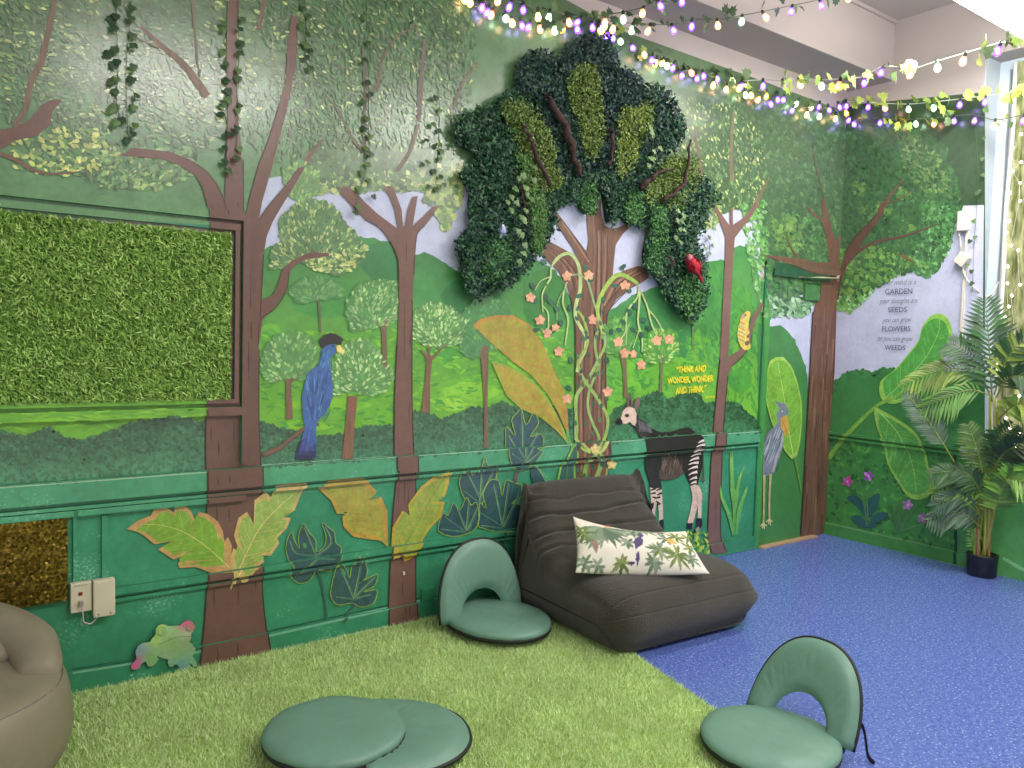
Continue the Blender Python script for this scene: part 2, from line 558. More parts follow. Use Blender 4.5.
HILL = Paint(3)
HC = (58, 138, 66)
h1 = [(255, 252), (300, 240), (365, 238), (374, 239), (388, 248), (402, 258), (414, 256), (424, 254), (433, 258), (445, 264), (456, 272), (490, 275), (522, 271), (529, 265), (537, 261), (549, 268), (557, 280), (570, 297), (576, 306), (600, 312), (611, 310), (621, 305), (632, 295), (650, 290), (690, 275), (698, 270), (703, 264), (715, 261), (726, 262), (733, 248), (740, 245), (748, 249), (753, 258), (758, 272), (764, 290)]
HILL.strip(h1, [(p[0], 452 - 0.02 * p[0]) for p in h1], (60, 132, 68), (112, 186, 42), 12)
bump_line = []
for i in range(len(h1) - 1):
    p, q = Vector(h1[i]), Vector(h1[i + 1]); n = max(1, int((q - p).length / 5))
    for k in range(n): bump_line.append(tuple(p.lerp(q, k / n) + Vector((0, random.uniform(-2.5, 1.0)))))
HILL.poly(bump_line + [(764, 300)] + [(p[0], p[1] + 8) for p in reversed(h1)], (62, 138, 70))
for cx, cy, rx, ry, c in ((385, 262, 26, 20, (52, 122, 66)), (432, 285, 26, 24, (64, 140, 68)), (545, 300, 24, 32, (58, 128, 58)), (715, 300, 22, 40, (60, 142, 62)), (660, 330, 35, 40, (52, 128, 64)), (470, 300, 30, 22, (50, 122, 64)), (330, 300, 40, 18, (66, 150, 62))):
    HILL.tufted([(cx + rx * math.cos(a), cy + ry * math.sin(a)) for a in np.linspace(0, 2 * PI, 18)[:-1]], c, 1.5, 3)
HILL.poly([(-420, 385), (212, 380), (212, 450), (-420, 470)], (108, 178, 48))
# door hill
HILL.tufted([(757, 322), (768, 326), (781, 325), (795, 340), (802, 355), (808, 375), (812, 560), (757, 560)], (58, 128, 62), 1.0, 4)
HILL.build('painted_hills', P_SOFT, wallL, 'green painted hills above a bright meadow')

MEAD = Paint(4)
for cx, cy, rx, ry, c in ((330, 405, 60, 9, (122, 192, 40)), (310, 425, 35, 7, (130, 196, 40)), (470, 392, 40, 14, (126, 196, 48)), (450, 405, 25, 9, (140, 200, 52)), (660, 372, 40, 16, (92, 176, 42)), (640, 385, 26, 10, (104, 184, 44)), (740, 380, 16, 18, (70, 158, 52)), (50, 422, 50, 7, (118, 190, 40)), (120, 418, 60, 6, (122, 192, 44)), (360, 350, 22, 14, (84, 168, 44)), (270, 340, 14, 16, (80, 164, 48)), (520, 375, 22, 12, (110, 184, 46)), (450, 350, 30, 14, (70, 156, 58))):
    for s, k in ((1.0, 0.0), (0.72, 0.35)):
        c2 = tuple(v + (q - v) * k for v, q in zip((100, 176, 46), c)) if k == 0 else c
        MEAD.tufted([(cx + rx * s * math.cos(a), cy + ry * s * math.sin(a)) for a in np.linspace(0, 2 * PI, 20)[:-1]], c2, 1.2, 4)
MEAD.dabs([(-10, 412), (205, 405), (205, 425), (-10, 432)], 120, 14, 2.0, 0.0, [(120, 190, 44), (96, 168, 48), (134, 196, 60)], 0.2, 0.05)
MEAD.dabs([(262, 330), (395, 330), (395, 432), (262, 425)], 420, 8, 2.4, 0.1, [(98, 176, 46), (72, 158, 56), (114, 188, 42)], 0.4, 0.05)
MEAD.dabs([(412, 330), (570, 330), (570, 405), (412, 410)], 420, 8, 2.4, 0.1, [(104, 182, 48), (72, 158, 56), (122, 192, 46)], 0.4, 0.05)
MEAD.dabs([(605, 330), (712, 330), (712, 395), (605, 410)], 300, 8, 2.4, 0.6, [(78, 164, 46), (62, 150, 54), (96, 180, 42)], 0.5, 0.05)
MEAD.dabs([(727, 270), (756, 300), (756, 410), (724, 400)], 160, 12, 2.2, 1.4, [(62, 146, 54), (72, 156, 50), (52, 136, 56)], 0.4, 0.05)
MEAD.dabs([(696, 272), (722, 264), (718, 370), (700, 360)], 120, 11, 2.2, 1.4, [(62, 146, 60), (72, 150, 62), (52, 132, 58)], 0.4, 0.05)
MEAD.build('painted_meadow', P_SOFT, wallL)

BUSH = Paint(6)
BC, BD = (50, 98, 58), (40, 82, 58)
def bush(top, base_off=0):
    lo = [(p[0], on_dado(p[0]) + base_off) for p in top]
    fine = []
    for i in range(len(top) - 1):
        p, q = Vector(top[i]), Vector(top[i + 1]); n = max(1, int((q - p).length / 3))
        for k in range(n): fine.append(tuple(p.lerp(q, k / n) + Vector((0, random.uniform(-1.8, 1.0)))))
    fine.append(top[-1])
    fb = [(p[0], on_dado(p[0]) + base_off) for p in fine]
    BUSH.strip(fine, fb, (42, 86, 54), (72, 148, 104), 8)
    poly = [tuple(p) for p in fine] + [(p[0], p[1]) for p in reversed(fb)]
    n = int(abs(top[-1][0] - top[0][0]) * 5)
    BUSH.dabs(poly, n, 4.5, 3, lambda x, y: random.uniform(0, PI), [(56, 112, 72), (62, 124, 82), (58, 116, 76)], 0.6, 0.06)
    lo2 = [tuple(p) for p in fine] + [(p[0], p[1] + (q[1] - p[1]) * .6) for p, q in zip(reversed(fine), reversed(fb))]
    BUSH.dabs(lo2, n, 4.5, 3, lambda x, y: random.uniform(0, PI), [(48, 98, 60), (54, 108, 66), (44, 90, 58)], 0.6, 0.08)
    up = [(p[0], p[1] + 1) for p in fine] + [(p[0], p[1] + 9) for p in reversed(fine)]
    BUSH.dabs(up, n // 2, 4, 3, lambda x, y: random.uniform(0, PI), [(38, 78, 50), (44, 88, 54), (50, 98, 56)], 0.6, 0.08)
def on_dado(x):                     # picture height of the dado's top edge at column x
    return 485.5 - 0.0715 * x
bush([(-420, 440), (-60, 425), (0, 430), (22, 437), (50, 427), (65, 439), (82, 440), (112, 430), (140, 421), (175, 416), (200, 422), (212, 421)])
bush([(255, 421), (275, 427), (292, 432), (317, 437), (342, 435), (367, 427), (396, 424)])
bush([(408, 412), (432, 414), (442, 420), (455, 415), (470, 408), (482, 410), (500, 402), (520, 410), (540, 411), (555, 405), (578, 410)])
bush([(603, 425), (615, 410), (627, 404), (640, 398), (650, 396), (660, 391), (668, 400), (680, 396), (692, 392), (700, 396), (706, 406), (714, 402)])
bush([(720, 403), (727, 402), (737, 404), (746, 412), (757, 422)])
BUSH.build('painted_bushes', P_MOTT, wallL, 'dark green painted bushes along the dado')

WAIN = Paint(5)
def xline(y0, y1): return None
da = [(-70, 507 + 0.086 * 70)] + [(x, on_dado(x)) for x in range(0, 761, 40)] + [(757.2, on_dado(757))]
base = [(-70, 709 + .2138 * 70)] + [(x, 709.2 - 0.2138 * x) for x in range(0, 761, 40)] + [(757.2, 709.2 - .2138 * 757)]
da[0] = (-420, on_dado(-420)); base[0] = (-420, 709 + .2138 * 420)
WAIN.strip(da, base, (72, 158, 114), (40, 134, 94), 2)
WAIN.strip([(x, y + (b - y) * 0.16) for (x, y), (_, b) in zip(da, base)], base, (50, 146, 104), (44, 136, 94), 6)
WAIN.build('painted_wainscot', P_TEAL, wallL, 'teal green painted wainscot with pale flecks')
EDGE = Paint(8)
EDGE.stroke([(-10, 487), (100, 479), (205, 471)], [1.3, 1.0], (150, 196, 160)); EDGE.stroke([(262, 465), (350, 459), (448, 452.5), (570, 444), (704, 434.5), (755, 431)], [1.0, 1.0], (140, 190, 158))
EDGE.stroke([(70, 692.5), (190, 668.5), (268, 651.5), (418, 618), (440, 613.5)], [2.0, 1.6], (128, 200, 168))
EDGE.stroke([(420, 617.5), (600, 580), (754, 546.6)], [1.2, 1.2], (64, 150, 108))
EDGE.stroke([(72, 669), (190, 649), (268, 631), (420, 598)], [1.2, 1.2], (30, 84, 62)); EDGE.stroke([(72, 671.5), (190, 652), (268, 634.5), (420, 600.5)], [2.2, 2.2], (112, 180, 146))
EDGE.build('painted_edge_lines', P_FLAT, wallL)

# door casing, left strip
CAS = Paint(6)
CAS.poly([(756, 262), (767, 228), (752.5, 556), (757.5, 549)][:0] or [(768, 215), (774, 215), (757, 549), (752.6, 552)], (62, 146, 62))
CAS.build('painted_casing', P_SOFT, wallL)

# ------------------------------------------------------------------ leafy crowns above
CAN = Paint(10)
YG = [(150, 174, 92), (186, 200, 118), (126, 156, 82), (104, 142, 80), (94, 130, 78)]
DG = [(74, 110, 68), (82, 120, 74), (68, 102, 66), (90, 130, 80)]
GREY = [(98, 118, 84), (106, 128, 94), (92, 112, 80)]
can1 = [(-10, -40), (470, -40), (462, 60), (470, 100), (455, 190), (445, 205), (430, 190), (400, 184), (380, 182), (345, 188), (318, 190), (300, 165), (262, 160), (240, 130), (205, 150), (170, 190), (120, 190), (60, 175), (0, 120)]
CAN.dabs(can1, 3800, 6.5, 2.2, lambda x, y: 1.2 + 0.5 * math.sin(x / 40), DG + GREY, 0.6, 0.1)
CAN.dabs([(256, -20), (480, -20), (470, 120), (455, 190), (380, 182), (318, 190), (290, 160)], 2000, 5.0, 1.9, lambda x, y: 1.0 + 0.004 * (x - 370), YG + DG + DG, 0.5, 0.12)
CAN.dabs([(-10, -20), (110, -20), (70, 90), (-10, 115)], 420, 7, 2.4, lambda x, y: 0.5, YG + DG + [(120, 160, 74)], 0.3)
CAN.dabs([(30, 40), (215, 20), (215, 150), (40, 125)], 560, 5.5, 2.2, lambda x, y: 0.2, [(140, 168, 104), (170, 186, 120), (118, 146, 96), (104, 130, 92)], 0.4)
CAN.dabs([(5, 130), (100, 128), (125, 160), (95, 170), (60, 178), (15, 170)], 260, 7, 3.4, 0.5, [(176, 196, 92), (200, 206, 104), (120, 164, 80), (90, 142, 76)], 0.5)
CAN.dabs([(95, 150), (190, 148), (195, 175), (160, 190), (100, 188)], 300, 7, 3.4, -0.4, [(96, 146, 84), (120, 164, 92), (150, 180, 100), (84, 128, 76)], 0.5)
CAN.dabs([(215, -10), (262, -10), (262, 120), (215, 130)], 160, 7, 3, 0.2, YG, 0.4)
CAN.tufted([(300, 150), (470, 150), (462, 196), (452, 216), (444, 222), (436, 204), (424, 190), (400, 186), (372, 184), (345, 189), (318, 186), (306, 170)], (88, 126, 80), 2, 4)
# ragged lower edge of the canopy over the sky, left of the tree crown
CAN.dabs([(312, 180), (345, 178), (345, 192), (318, 194)], 90, 8, 5, 0.4, YG + DG, 0.6)
CAN.dabs([(345, 175), (430, 172), (432, 188), (400, 190), (372, 188), (345, 194)], 230, 8, 5, 0.8, YG + DG, 0.6)
CAN.dabs([(420, 172), (462, 160), (460, 200), (450, 225), (442, 232), (436, 215), (424, 200)], 260, 8, 5, 1.4, YG + [(130, 156, 104), (150, 170, 110)], 0.4)
CAN.build('painted_canopy_leaves', P_LEAF, wallL, 'yellow green leaf dabs of the painted canopy')

CAN2 = Paint(10)
can2 = [(668, 95), (740, 95), (800, 118), (846, 130), (838, 270), (768, 262), (766, 200), (740, 212), (722, 200), (700, 208), (690, 190), (670, 150)]
CAN2.poly([(690, 90), (846, 128), (838, 272), (768, 268), (760, 226), (744, 206), (724, 214), (704, 212), (692, 190), (665, 130), (660, 85)], (62, 98, 62))
CAN2.dabs(can2, 2000, 5, 2.4, 1.3, [(62, 98, 62), (70, 108, 66), (56, 90, 60), (78, 118, 70)], 0.5, 0.08)
CAN2.dabs([(672, 95), (735, 105), (768, 140), (762, 205), (742, 212), (720, 205), (700, 212), (690, 190)], 640, 4.2, 1.5, 1.3, YG + [(90, 126, 74)], 0.35)
CAN2.dabs([(698, 205), (722, 205), (716, 228), (700, 230), (692, 224)], 120, 5, 3, 1.2, YG, 0.5)
CAN2.dabs([(740, 205), (766, 200), (768, 250), (760, 300), (770, 318), (762, 316), (752, 280), (744, 240)], 260, 5, 2.6, 1.0, [(86, 150, 70), (104, 166, 82), (72, 136, 62), (130, 176, 110)], 0.5)
CAN2.dabs([(764, 215), (836, 215), (838, 300), (815, 300), (808, 312), (776, 316), (765, 300)], 900, 5, 3, 1.0, [(56, 100, 58), (64, 112, 60), (76, 124, 64), (50, 92, 54), (84, 128, 74)], 0.7)
CAN2.dabs([(772, 220), (800, 215), (800, 250), (774, 250)], 120, 6, 4, 1.0, [(94, 136, 62), (108, 146, 66), (82, 126, 60)], 0.7)
CAN2.dabs([(765, 296), (812, 300), (810, 314), (792, 318), (770, 316)], 150, 5, 3.5, 1.0, [(120, 176, 120), (150, 192, 150), (96, 152, 92)], 0.7)
CAN2.build('painted_canopy_leaves', P_LEAF, wallL, 'painted canopy leaves around the slim tree and above the door')

# small leafy tree crown on the branch right of the big trunk + background saplings
CRN = Paint(13)
def crown(poly, n, l, w, base, pal, amt=0.1):
    CRN.tufted(poly, base, 2.0, 3)
    cx = sum(p[0] for p in poly) / len(poly); cy = max(p[1] for p in poly)
    CRN.dabs(poly, n, l * .9, w * .8, lambda x, y: math.atan2(y - cy, x - cx), pal, 0.3, amt)
crown([(270, 270), (268, 255), (280, 240), (278, 220), (292, 205), (312, 198), (332, 204), (345, 222), (358, 236), (367, 248), (360, 262), (340, 276), (320, 272), (300, 262), (285, 268)], 620, 5.6, 2.5, (84, 128, 74), [(104, 148, 76), (140, 172, 92), (176, 192, 110), (88, 132, 70), (74, 116, 66), (70, 112, 64)])
CRN.dabs([(300, 258), (366, 246), (360, 264), (338, 276), (305, 268)], 80, 6, 2.6, 0.4, [(190, 204, 110), (206, 214, 130), (140, 174, 84)], 0.3)
crown([(282, 168), (300, 160), (318, 172), (316, 195), (300, 205), (284, 192)], 120, 6, 3, (92, 144, 78), [(120, 164, 80), (150, 184, 96), (92, 140, 72)])
SAP = [(118, 176, 88), (96, 160, 76), (150, 192, 110), (84, 146, 70)]
crown([(260, 375), (262, 350), (275, 335), (295, 330), (314, 338), (318, 362), (305, 380), (285, 378), (272, 384)], 240, 5, 2.6, (80, 146, 66), SAP)
crown([(330, 372), (335, 352), (350, 340), (366, 338), (380, 352), (394, 376), (388, 390), (372, 396), (350, 392), (334, 396)], 330, 5, 2.6, (84, 146, 68), SAP + [(176, 208, 130)])
crown([(288, 292), (300, 278), (318, 276), (340, 284), (344, 296), (318, 302), (298, 304)], 150, 5, 2.4, (66, 136, 66), [(92, 154, 74), (104, 160, 84), (76, 140, 68)])
crown([(345, 318), (346, 298), (360, 284), (380, 278), (397, 284), (397, 322), (384, 326), (366, 330), (350, 332)], 300, 5, 2.4, (72, 140, 68), [(104, 164, 80), (130, 180, 96), (84, 148, 72), (160, 198, 120)])
crown([(411, 340), (412, 312), (430, 302), (452, 306), (468, 322), (462, 342), (445, 348), (424, 346)], 300, 5, 2.4, (78, 144, 66), [(130, 180, 96), (170, 204, 128), (96, 158, 76)])
crown([(458, 350), (462, 310), (478, 296), (505, 300), (512, 318), (505, 345), (486, 354), (470, 360)], 160, 5, 2.4, (64, 134, 70), [(84, 148, 74), (96, 156, 76), (72, 138, 70)])
crown([(604, 352), (600, 330), (612, 316), (628, 318), (634, 338), (628, 352), (614, 356)], 120, 4.5, 2.2, (70, 148, 58), [(96, 166, 70), (120, 180, 84), (80, 152, 62)])
crown([(642, 360), (644, 340), (656, 328), (672, 330), (678, 348), (672, 362), (656, 364)], 150, 4.5, 2.2, (74, 150, 58), [(120, 180, 80), (160, 200, 100), (90, 160, 66)])
crown([(684, 320), (690, 300), (702, 298), (704, 318), (696, 330)], 60, 4, 2.2, (60, 138, 62), [(84, 152, 70), (72, 142, 66)])
CRN.build('painted_tree_crowns', P_LEAF, wallL, 'leafy crowns of the small painted background trees')

STEM = Paint(14)
BR = (128, 92, 74)
for pts, w, c in (([(289, 419), (288, 385), (289, 378)], [7, 5, 9], BR), ([(289, 382), (282, 374)], [4, 2], BR), ([(289, 382), (300, 372)], [4, 2], BR),
                  ([(346.5, 459), (349, 430), (352, 396)], [11, 9, 10], (136, 92, 70)), ([(320, 333), (319, 310), (318, 294)], [2.4, 2.4, 4], (112, 108, 76)),
                  ([(384, 367), (383.5, 335), (383, 318)], [5, 5, 9], (120, 96, 74)), ([(382, 326), (370, 320)], [3, 1.5], (120, 96, 74)),
                  ([(425, 412), (427, 380), (429, 356)], [9, 5, 6], (126, 92, 72)), ([(429, 360), (420, 350)], [4, 1.6], BR), ([(430, 360), (446, 343)], [3, 1.4], BR), ([(429, 358), (427, 344)], [3, 1.2], BR),
                  ([(485.5, 448), (485, 400), (483.5, 346)], [4.5, 3.6, 9], (124, 94, 74)),
                  ([(625, 398), (624, 370), (622, 352)], [4.5, 4, 8], (112, 102, 64)), ([(660, 392), (661, 365), (662, 350)], [3, 3, 5], (104, 106, 70)), ([(692, 350), (692, 325)], [2.2, 2], (84, 122, 66))):
    STEM.stroke(pts, w, c, 4)
STEM.build('painted_tree_stems', P_BARK, wallL, 'thin brown stems of the small painted trees')

# faint branches inside the canopy
FB = Paint(12)
for pts, w, c in (([(14, 127), (25, 110), (31, 82), (41, 62), (47, 37), (52, 15), (56, -5)], [6, 6, 7, 6, 4], (122, 98, 80)),
                  ([(140, 27), (160, 45), (185, 67), (207, 97)], [3, 5, 7, 8], (132, 106, 92)), ([(192, -5), (195, 40), (199, 78)], [3, 3, 2], (120, 112, 88)),
                  ([(130, 35), (150, 45), (165, 50)], [1, 2, 2], (126, 106, 88)),
                  ([(366, 154), (353, 140), (338, 112), (325, 95)], [5, 3, 2, 1], (112, 100, 80)), ([(418, 122), (420, 87), (424, 40)], [4, 5, 3], (112, 96, 92)),
                  ([(396, 172), (410, 150), (417, 125)], [5, 4, 3], (122, 110, 92)), ([(366, 102), (378, 82), (381, 60), (398, 36), (416, 28)], [3, 3, 2, 1.5], (110, 92, 74)),
                  ([(304, 165), (312, 152), (322, 140)], [6, 4, 2], (120, 96, 78)), ([(258, 30), (264, 0)], [5, 4], (116, 92, 76)), ([(452, 110), (462, 84), (478, 62)], [4, 3, 1], (110, 96, 80)),
                  ([(363, 148), (364, 90), (362, 45)], [3, 3, 2], (104, 96, 78)), ([(712, 207), (704, 185), (697, 150), (694, 125)], [4, 4, 3, 2], (112, 96, 74)), ([(731, 182), (731, 140), (733, 112)], [4, 3, 2], (112, 100, 78)), ([(752, 210), (762, 190), (768, 178)], [5, 3, 1.5], (112, 98, 74))):
    FB.stroke(pts, w, c, 5)
FB.build('painted_branches', P_BARK, wallL, 'faint brown branches among the painted canopy leaves')

# ------------------------------------------------------------------ big painted trees
BROWN = (112, 78, 68)
DARK = (62, 40, 34)
def tree(name, polys, lines, col, m, layer, label, w='L'):
    P = Paint(layer, w)
    for pl in polys: P.poly(pl, col)
    for pl in lines: P.stroke(pl[0], pl[1], pl[2] if len(pl) > 2 else DARK, 4)
    return P.build(name, m, wallL if w == 'L' else wallR, label)

t1 = [(198, 667), (202, 640), (203, 632), (206, 600), (207.5, 560), (206.5, 500), (205.5, 460), (205.5, 408), (207, 330), (208.5, 227), (207, 207), (202, 188), (195, 176), (180, 166), (162, 159.5), (140, 157.5), (120, 156),
      (132, 148), (147, 149.5), (170, 152), (190, 160), (205, 170), (217, 184), (224.5, 200), (225, 165), (226.5, 120), (225, 50), (227, 10), (232, -20), (242, -20), (236, 30), (236.5, 100), (241, 150), (242.5, 192), (244, 215),
      (246, 214), (248, 202), (258, 165), (268, 140), (278, 107), (285, 82), (287, 45), (291, 16), (297, 18), (297, 42), (295.5, 67), (288.5, 100), (281, 130), (272, 166), (261.5, 202), (258.5, 219),
      (267, 207), (284, 187), (298, 168), (305, 166), (297, 181), (282, 205), (272, 222), (266, 237), (263, 255), (261, 275), (260, 300), (263, 299), (272, 295), (277, 285), (282, 269), (292, 260), (309, 252), (329, 253), (328, 256), (302, 260.5), (290, 270), (286, 290), (274, 308), (262, 320), (258.5, 345), (258, 420), (260, 470), (260.5, 520), (261, 560), (263, 610), (266, 636), (269.5, 652.5)]
l1 = [([(205.6, 410), (205.2, 450), (206, 500), (207, 560), (205.5, 600), (203, 632), (198, 667)], [1.2, 1.4]), ([(258.5, 350), (258.4, 420), (260.3, 470), (261, 560), (263.5, 610), (269.5, 652)], [0.8, 1.4]),
      ([(263, 255), (260.5, 300), (259.5, 318)], [0.9, 0.9]), ([(226.5, 215), (222, 197), (209, 175), (192, 162)], [1.0, .8]), ([(243, 160), (243, 215)], [.9, .9]), ([(259, 219), (268, 206), (284, 187), (298, 168)], [.9, .6]), ([(258, 344), (259.6, 320), (274, 309), (286, 290), (288, 272)], [.8, .8])]
for x, y0, y1 in ((211, 425, 443), (218, 440, 458), (233.5, 420, 450), (247, 410, 434), (215, 476, 485), (227, 474, 482), (216, 502, 530), (229, 508, 522), (213.5, 588, 606), (237.5, 585, 604), (255, 580, 590), (218, 440, 456), (216, 646, 658), (236, 640, 656), (211, 205, 212), (237, 202, 208), (250, 270, 310), (246, 340, 380), (251, 322, 340)):
    l1.append(([(x, y0), (x + random.uniform(-.7, .7), (y0 + y1) / 2), (x + .4, y1)], [.4, 1.4, .3], (78, 50, 44)))
tree('painted_big_trunk', [t1], l1, BROWN, P_FLAT, 15, 'thick flat brown painted trunk with five branches, right of the grass panel')
t0 = [(-30, 128), (0, 130), (15, 128), (30, 120), (42, 105), (55, 99), (62, 101), (52, 112), (50, 125), (37, 136), (15, 141), (0, 150), (-30, 160)]
tree('painted_edge_branch', [t0], [([(-5, 152), (15, 160), (30, 169), (50, 174), (80, 172)], [4, 4, 3, 1], (120, 88, 72))], (114, 80, 70), P_FLAT, 14, 'brown painted bough entering at the left edge')

t2 = [(387, 625), (388, 600), (390, 555), (392, 517), (396, 472), (393.5, 465), (394, 445), (394, 395), (396.5, 345), (398, 310), (398, 280), (397, 260), (392, 245), (379, 227), (364, 219), (352, 207), (340, 194), (339, 188), (347, 186.5), (355, 192), (364, 202), (377, 214), (397, 229), (397, 226), (394, 210), (389, 197), (382, 187), (392, 186), (401, 210), (402.5, 227), (404.5, 226), (407, 210), (412, 197), (417, 196), (412, 226), (422, 217), (432, 207), (439, 206), (434, 212), (424, 225), (416, 235), (413.5, 255), (413, 272), (411.5, 310), (411, 345), (411, 395), (412, 445), (414.5, 457), (415, 472), (415, 517), (415, 600), (418, 620)]
l2 = [([(396.5, 345), (394, 395), (393.8, 465), (396, 473), (392, 517), (390, 555), (387, 625)], [1, 1.2]), ([(411.5, 300), (411.3, 395), (413, 450), (415, 470), (415.2, 600), (417.5, 620)], [1, 1.2]), ([(398, 300), (397.5, 262), (392, 246), (379, 228), (364, 220)], [.9, .7]), ([(413, 275), (416, 236), (424, 226), (434, 213)], [.9, .6])]
for x, y0, y1 in ((404, 480, 505), (408, 490, 512), (398, 486, 505), (401, 540, 565), (409, 400, 425), (404, 300, 360), (406, 240, 262), (402, 580, 596), (408, 602, 615), (404, 604, 614), (410, 330, 350)):
    l2.append(([(x, y0), (x - .5, (y0 + y1) / 2), (x, y1)], [.3, 1.2, .3], (84, 60, 54)))
tree('painted_tree_trunk', [t2], l2, (118, 84, 74), P_FLAT, 15, 'flat brown painted trunk with four short boughs, second from the left')
dot = Paint(17); dot.poly([(402, 571), (404, 571), (404.5, 574), (402.5, 575)], (220, 214, 200)); dot.build('paint_chip', P_FLAT, wallL)

t4 = [(709, 553), (707, 535), (709, 485), (712, 435), (715, 397), (719, 360), (721, 320), (724, 262), (724.5, 237), (719, 222), (711, 205), (714, 204), (724, 219), (729, 226), (729, 208), (732, 208), (732, 225), (741, 219), (754, 204), (758, 205), (748, 220), (740, 230), (734, 238), (733, 250), (730, 305), (727.5, 357), (737, 351), (745, 344), (747, 330), (752, 315), (762, 301), (763, 305), (755, 320), (751, 335), (749, 346), (740, 358), (731, 366), (727, 376), (724, 402), (722, 440), (720, 485), (719.5, 530), (724, 552)]
l4 = [([(719, 360), (712, 435), (709, 485), (707, 535), (709, 552)], [.9, 1]), ([(727, 376), (722, 440), (719.6, 530), (724, 551)], [.9, 1]), ([(751, 335), (749, 346), (740, 358), (731, 366)], [.7, .7]), ([(715, 500), (714, 530)], [1, .4], (86, 62, 58))]
tree('painted_slim_trunk', [t4], l4, (120, 88, 82), P_FLAT, 15, 'slim flat brown painted trunk right of the striped animal')

t3 = [(573, 500), (573, 440), (574.5, 375), (574.5, 330), (572, 305), (567, 287), (557, 270), (548, 262), (539, 252), (541, 241), (545, 239.5), (559, 247), (570, 253), (578, 262), (572, 248), (564, 236), (556, 224), (549, 211), (553, 208), (562, 220), (577, 240), (586, 252), (588, 240), (586, 220), (587, 205), (592, 207), (596, 216), (597, 188), (599, 188), (601, 216), (604, 226), (612, 229), (622, 226), (637, 214), (638, 219), (622, 234), (615, 245), (613, 262), (612, 276), (622, 271), (637, 266), (648, 269), (648, 278), (637, 285), (627, 290), (616, 299), (608, 311), (605.5, 330), (605, 375), (606, 440), (608, 500)]
P3 = Paint(14)
P3.poly(t3, (112, 78, 62))
for pts in ([(545, 246), (560, 256), (574, 275), (580, 300)], [(548, 250), (565, 268), (572, 290)], [(592, 215), (594, 250), (592, 300), (590, 400), (588, 480)], [(604, 235), (604, 270), (600, 320), (598, 420)], [(598, 230), (598, 280), (596, 340)], [(640, 272), (622, 282), (606, 300)], [(636, 270), (615, 284), (603, 306)], [(582, 330), (580, 400), (581, 470)], [(602, 380), (603, 460)], [(561, 222), (574, 240), (588, 262)]):
    P3.stroke(pts, [.8, 2.4, 1.6], random.choice([(142, 104, 84), (150, 110, 84), (132, 92, 72)]), 5)
    P3.stroke([(x + 2.5, y + 1) for x, y in pts], [.5, 1.6, .8], (78, 52, 44), 5)
P3.stroke([(573.2, 480), (574.6, 375), (574.6, 330), (571, 302)], [1, 1], (70, 44, 38)); P3.stroke([(607.5, 480), (605, 375), (605.5, 330), (608, 311), (627, 290)], [1, .8], (70, 44, 38))
P3.build('painted_great_trunk', P_BARK, wallL, 'rough brown painted trunk under the leafy crown, wound with vines')
MOSS = Paint(17)
for _ in range(46):
    x, y = rand_in([(575, 300), (605, 300), (606, 480), (574, 480)])
    MOSS.dab(x, y, 6, 3.4, random.uniform(0.8, 2.2), jit(random.choice([(66, 104, 72), (80, 116, 70), (58, 96, 78)]), .1))
for x, y in ((543, 262), (532, 286), (534, 300), (550, 302), (556, 309), (545, 297), (578, 296), (569, 308), (622, 267), (614, 286), (628, 290), (634, 306), (628, 312), (622, 322), (642, 320), (640, 335), (648, 328), (632, 330), (610, 332), (618, 330), (535, 330), (560, 323), (590, 280), (585, 268), (602, 300), (570, 360), (568, 388), (606, 360), (552, 330)):
    MOSS.dab(x, y, 8, 4.6, random.uniform(0, 3), jit((50, 98, 76), .12))
MOSS.stroke([(622, 273), (623, 267)], [.8, .5], (40, 80, 64))
MOSS.build('painted_vine_leaves', P_LEAF, wallL)
VINE = Paint(18)
VG, VL = (136, 172, 72), (164, 190, 112)
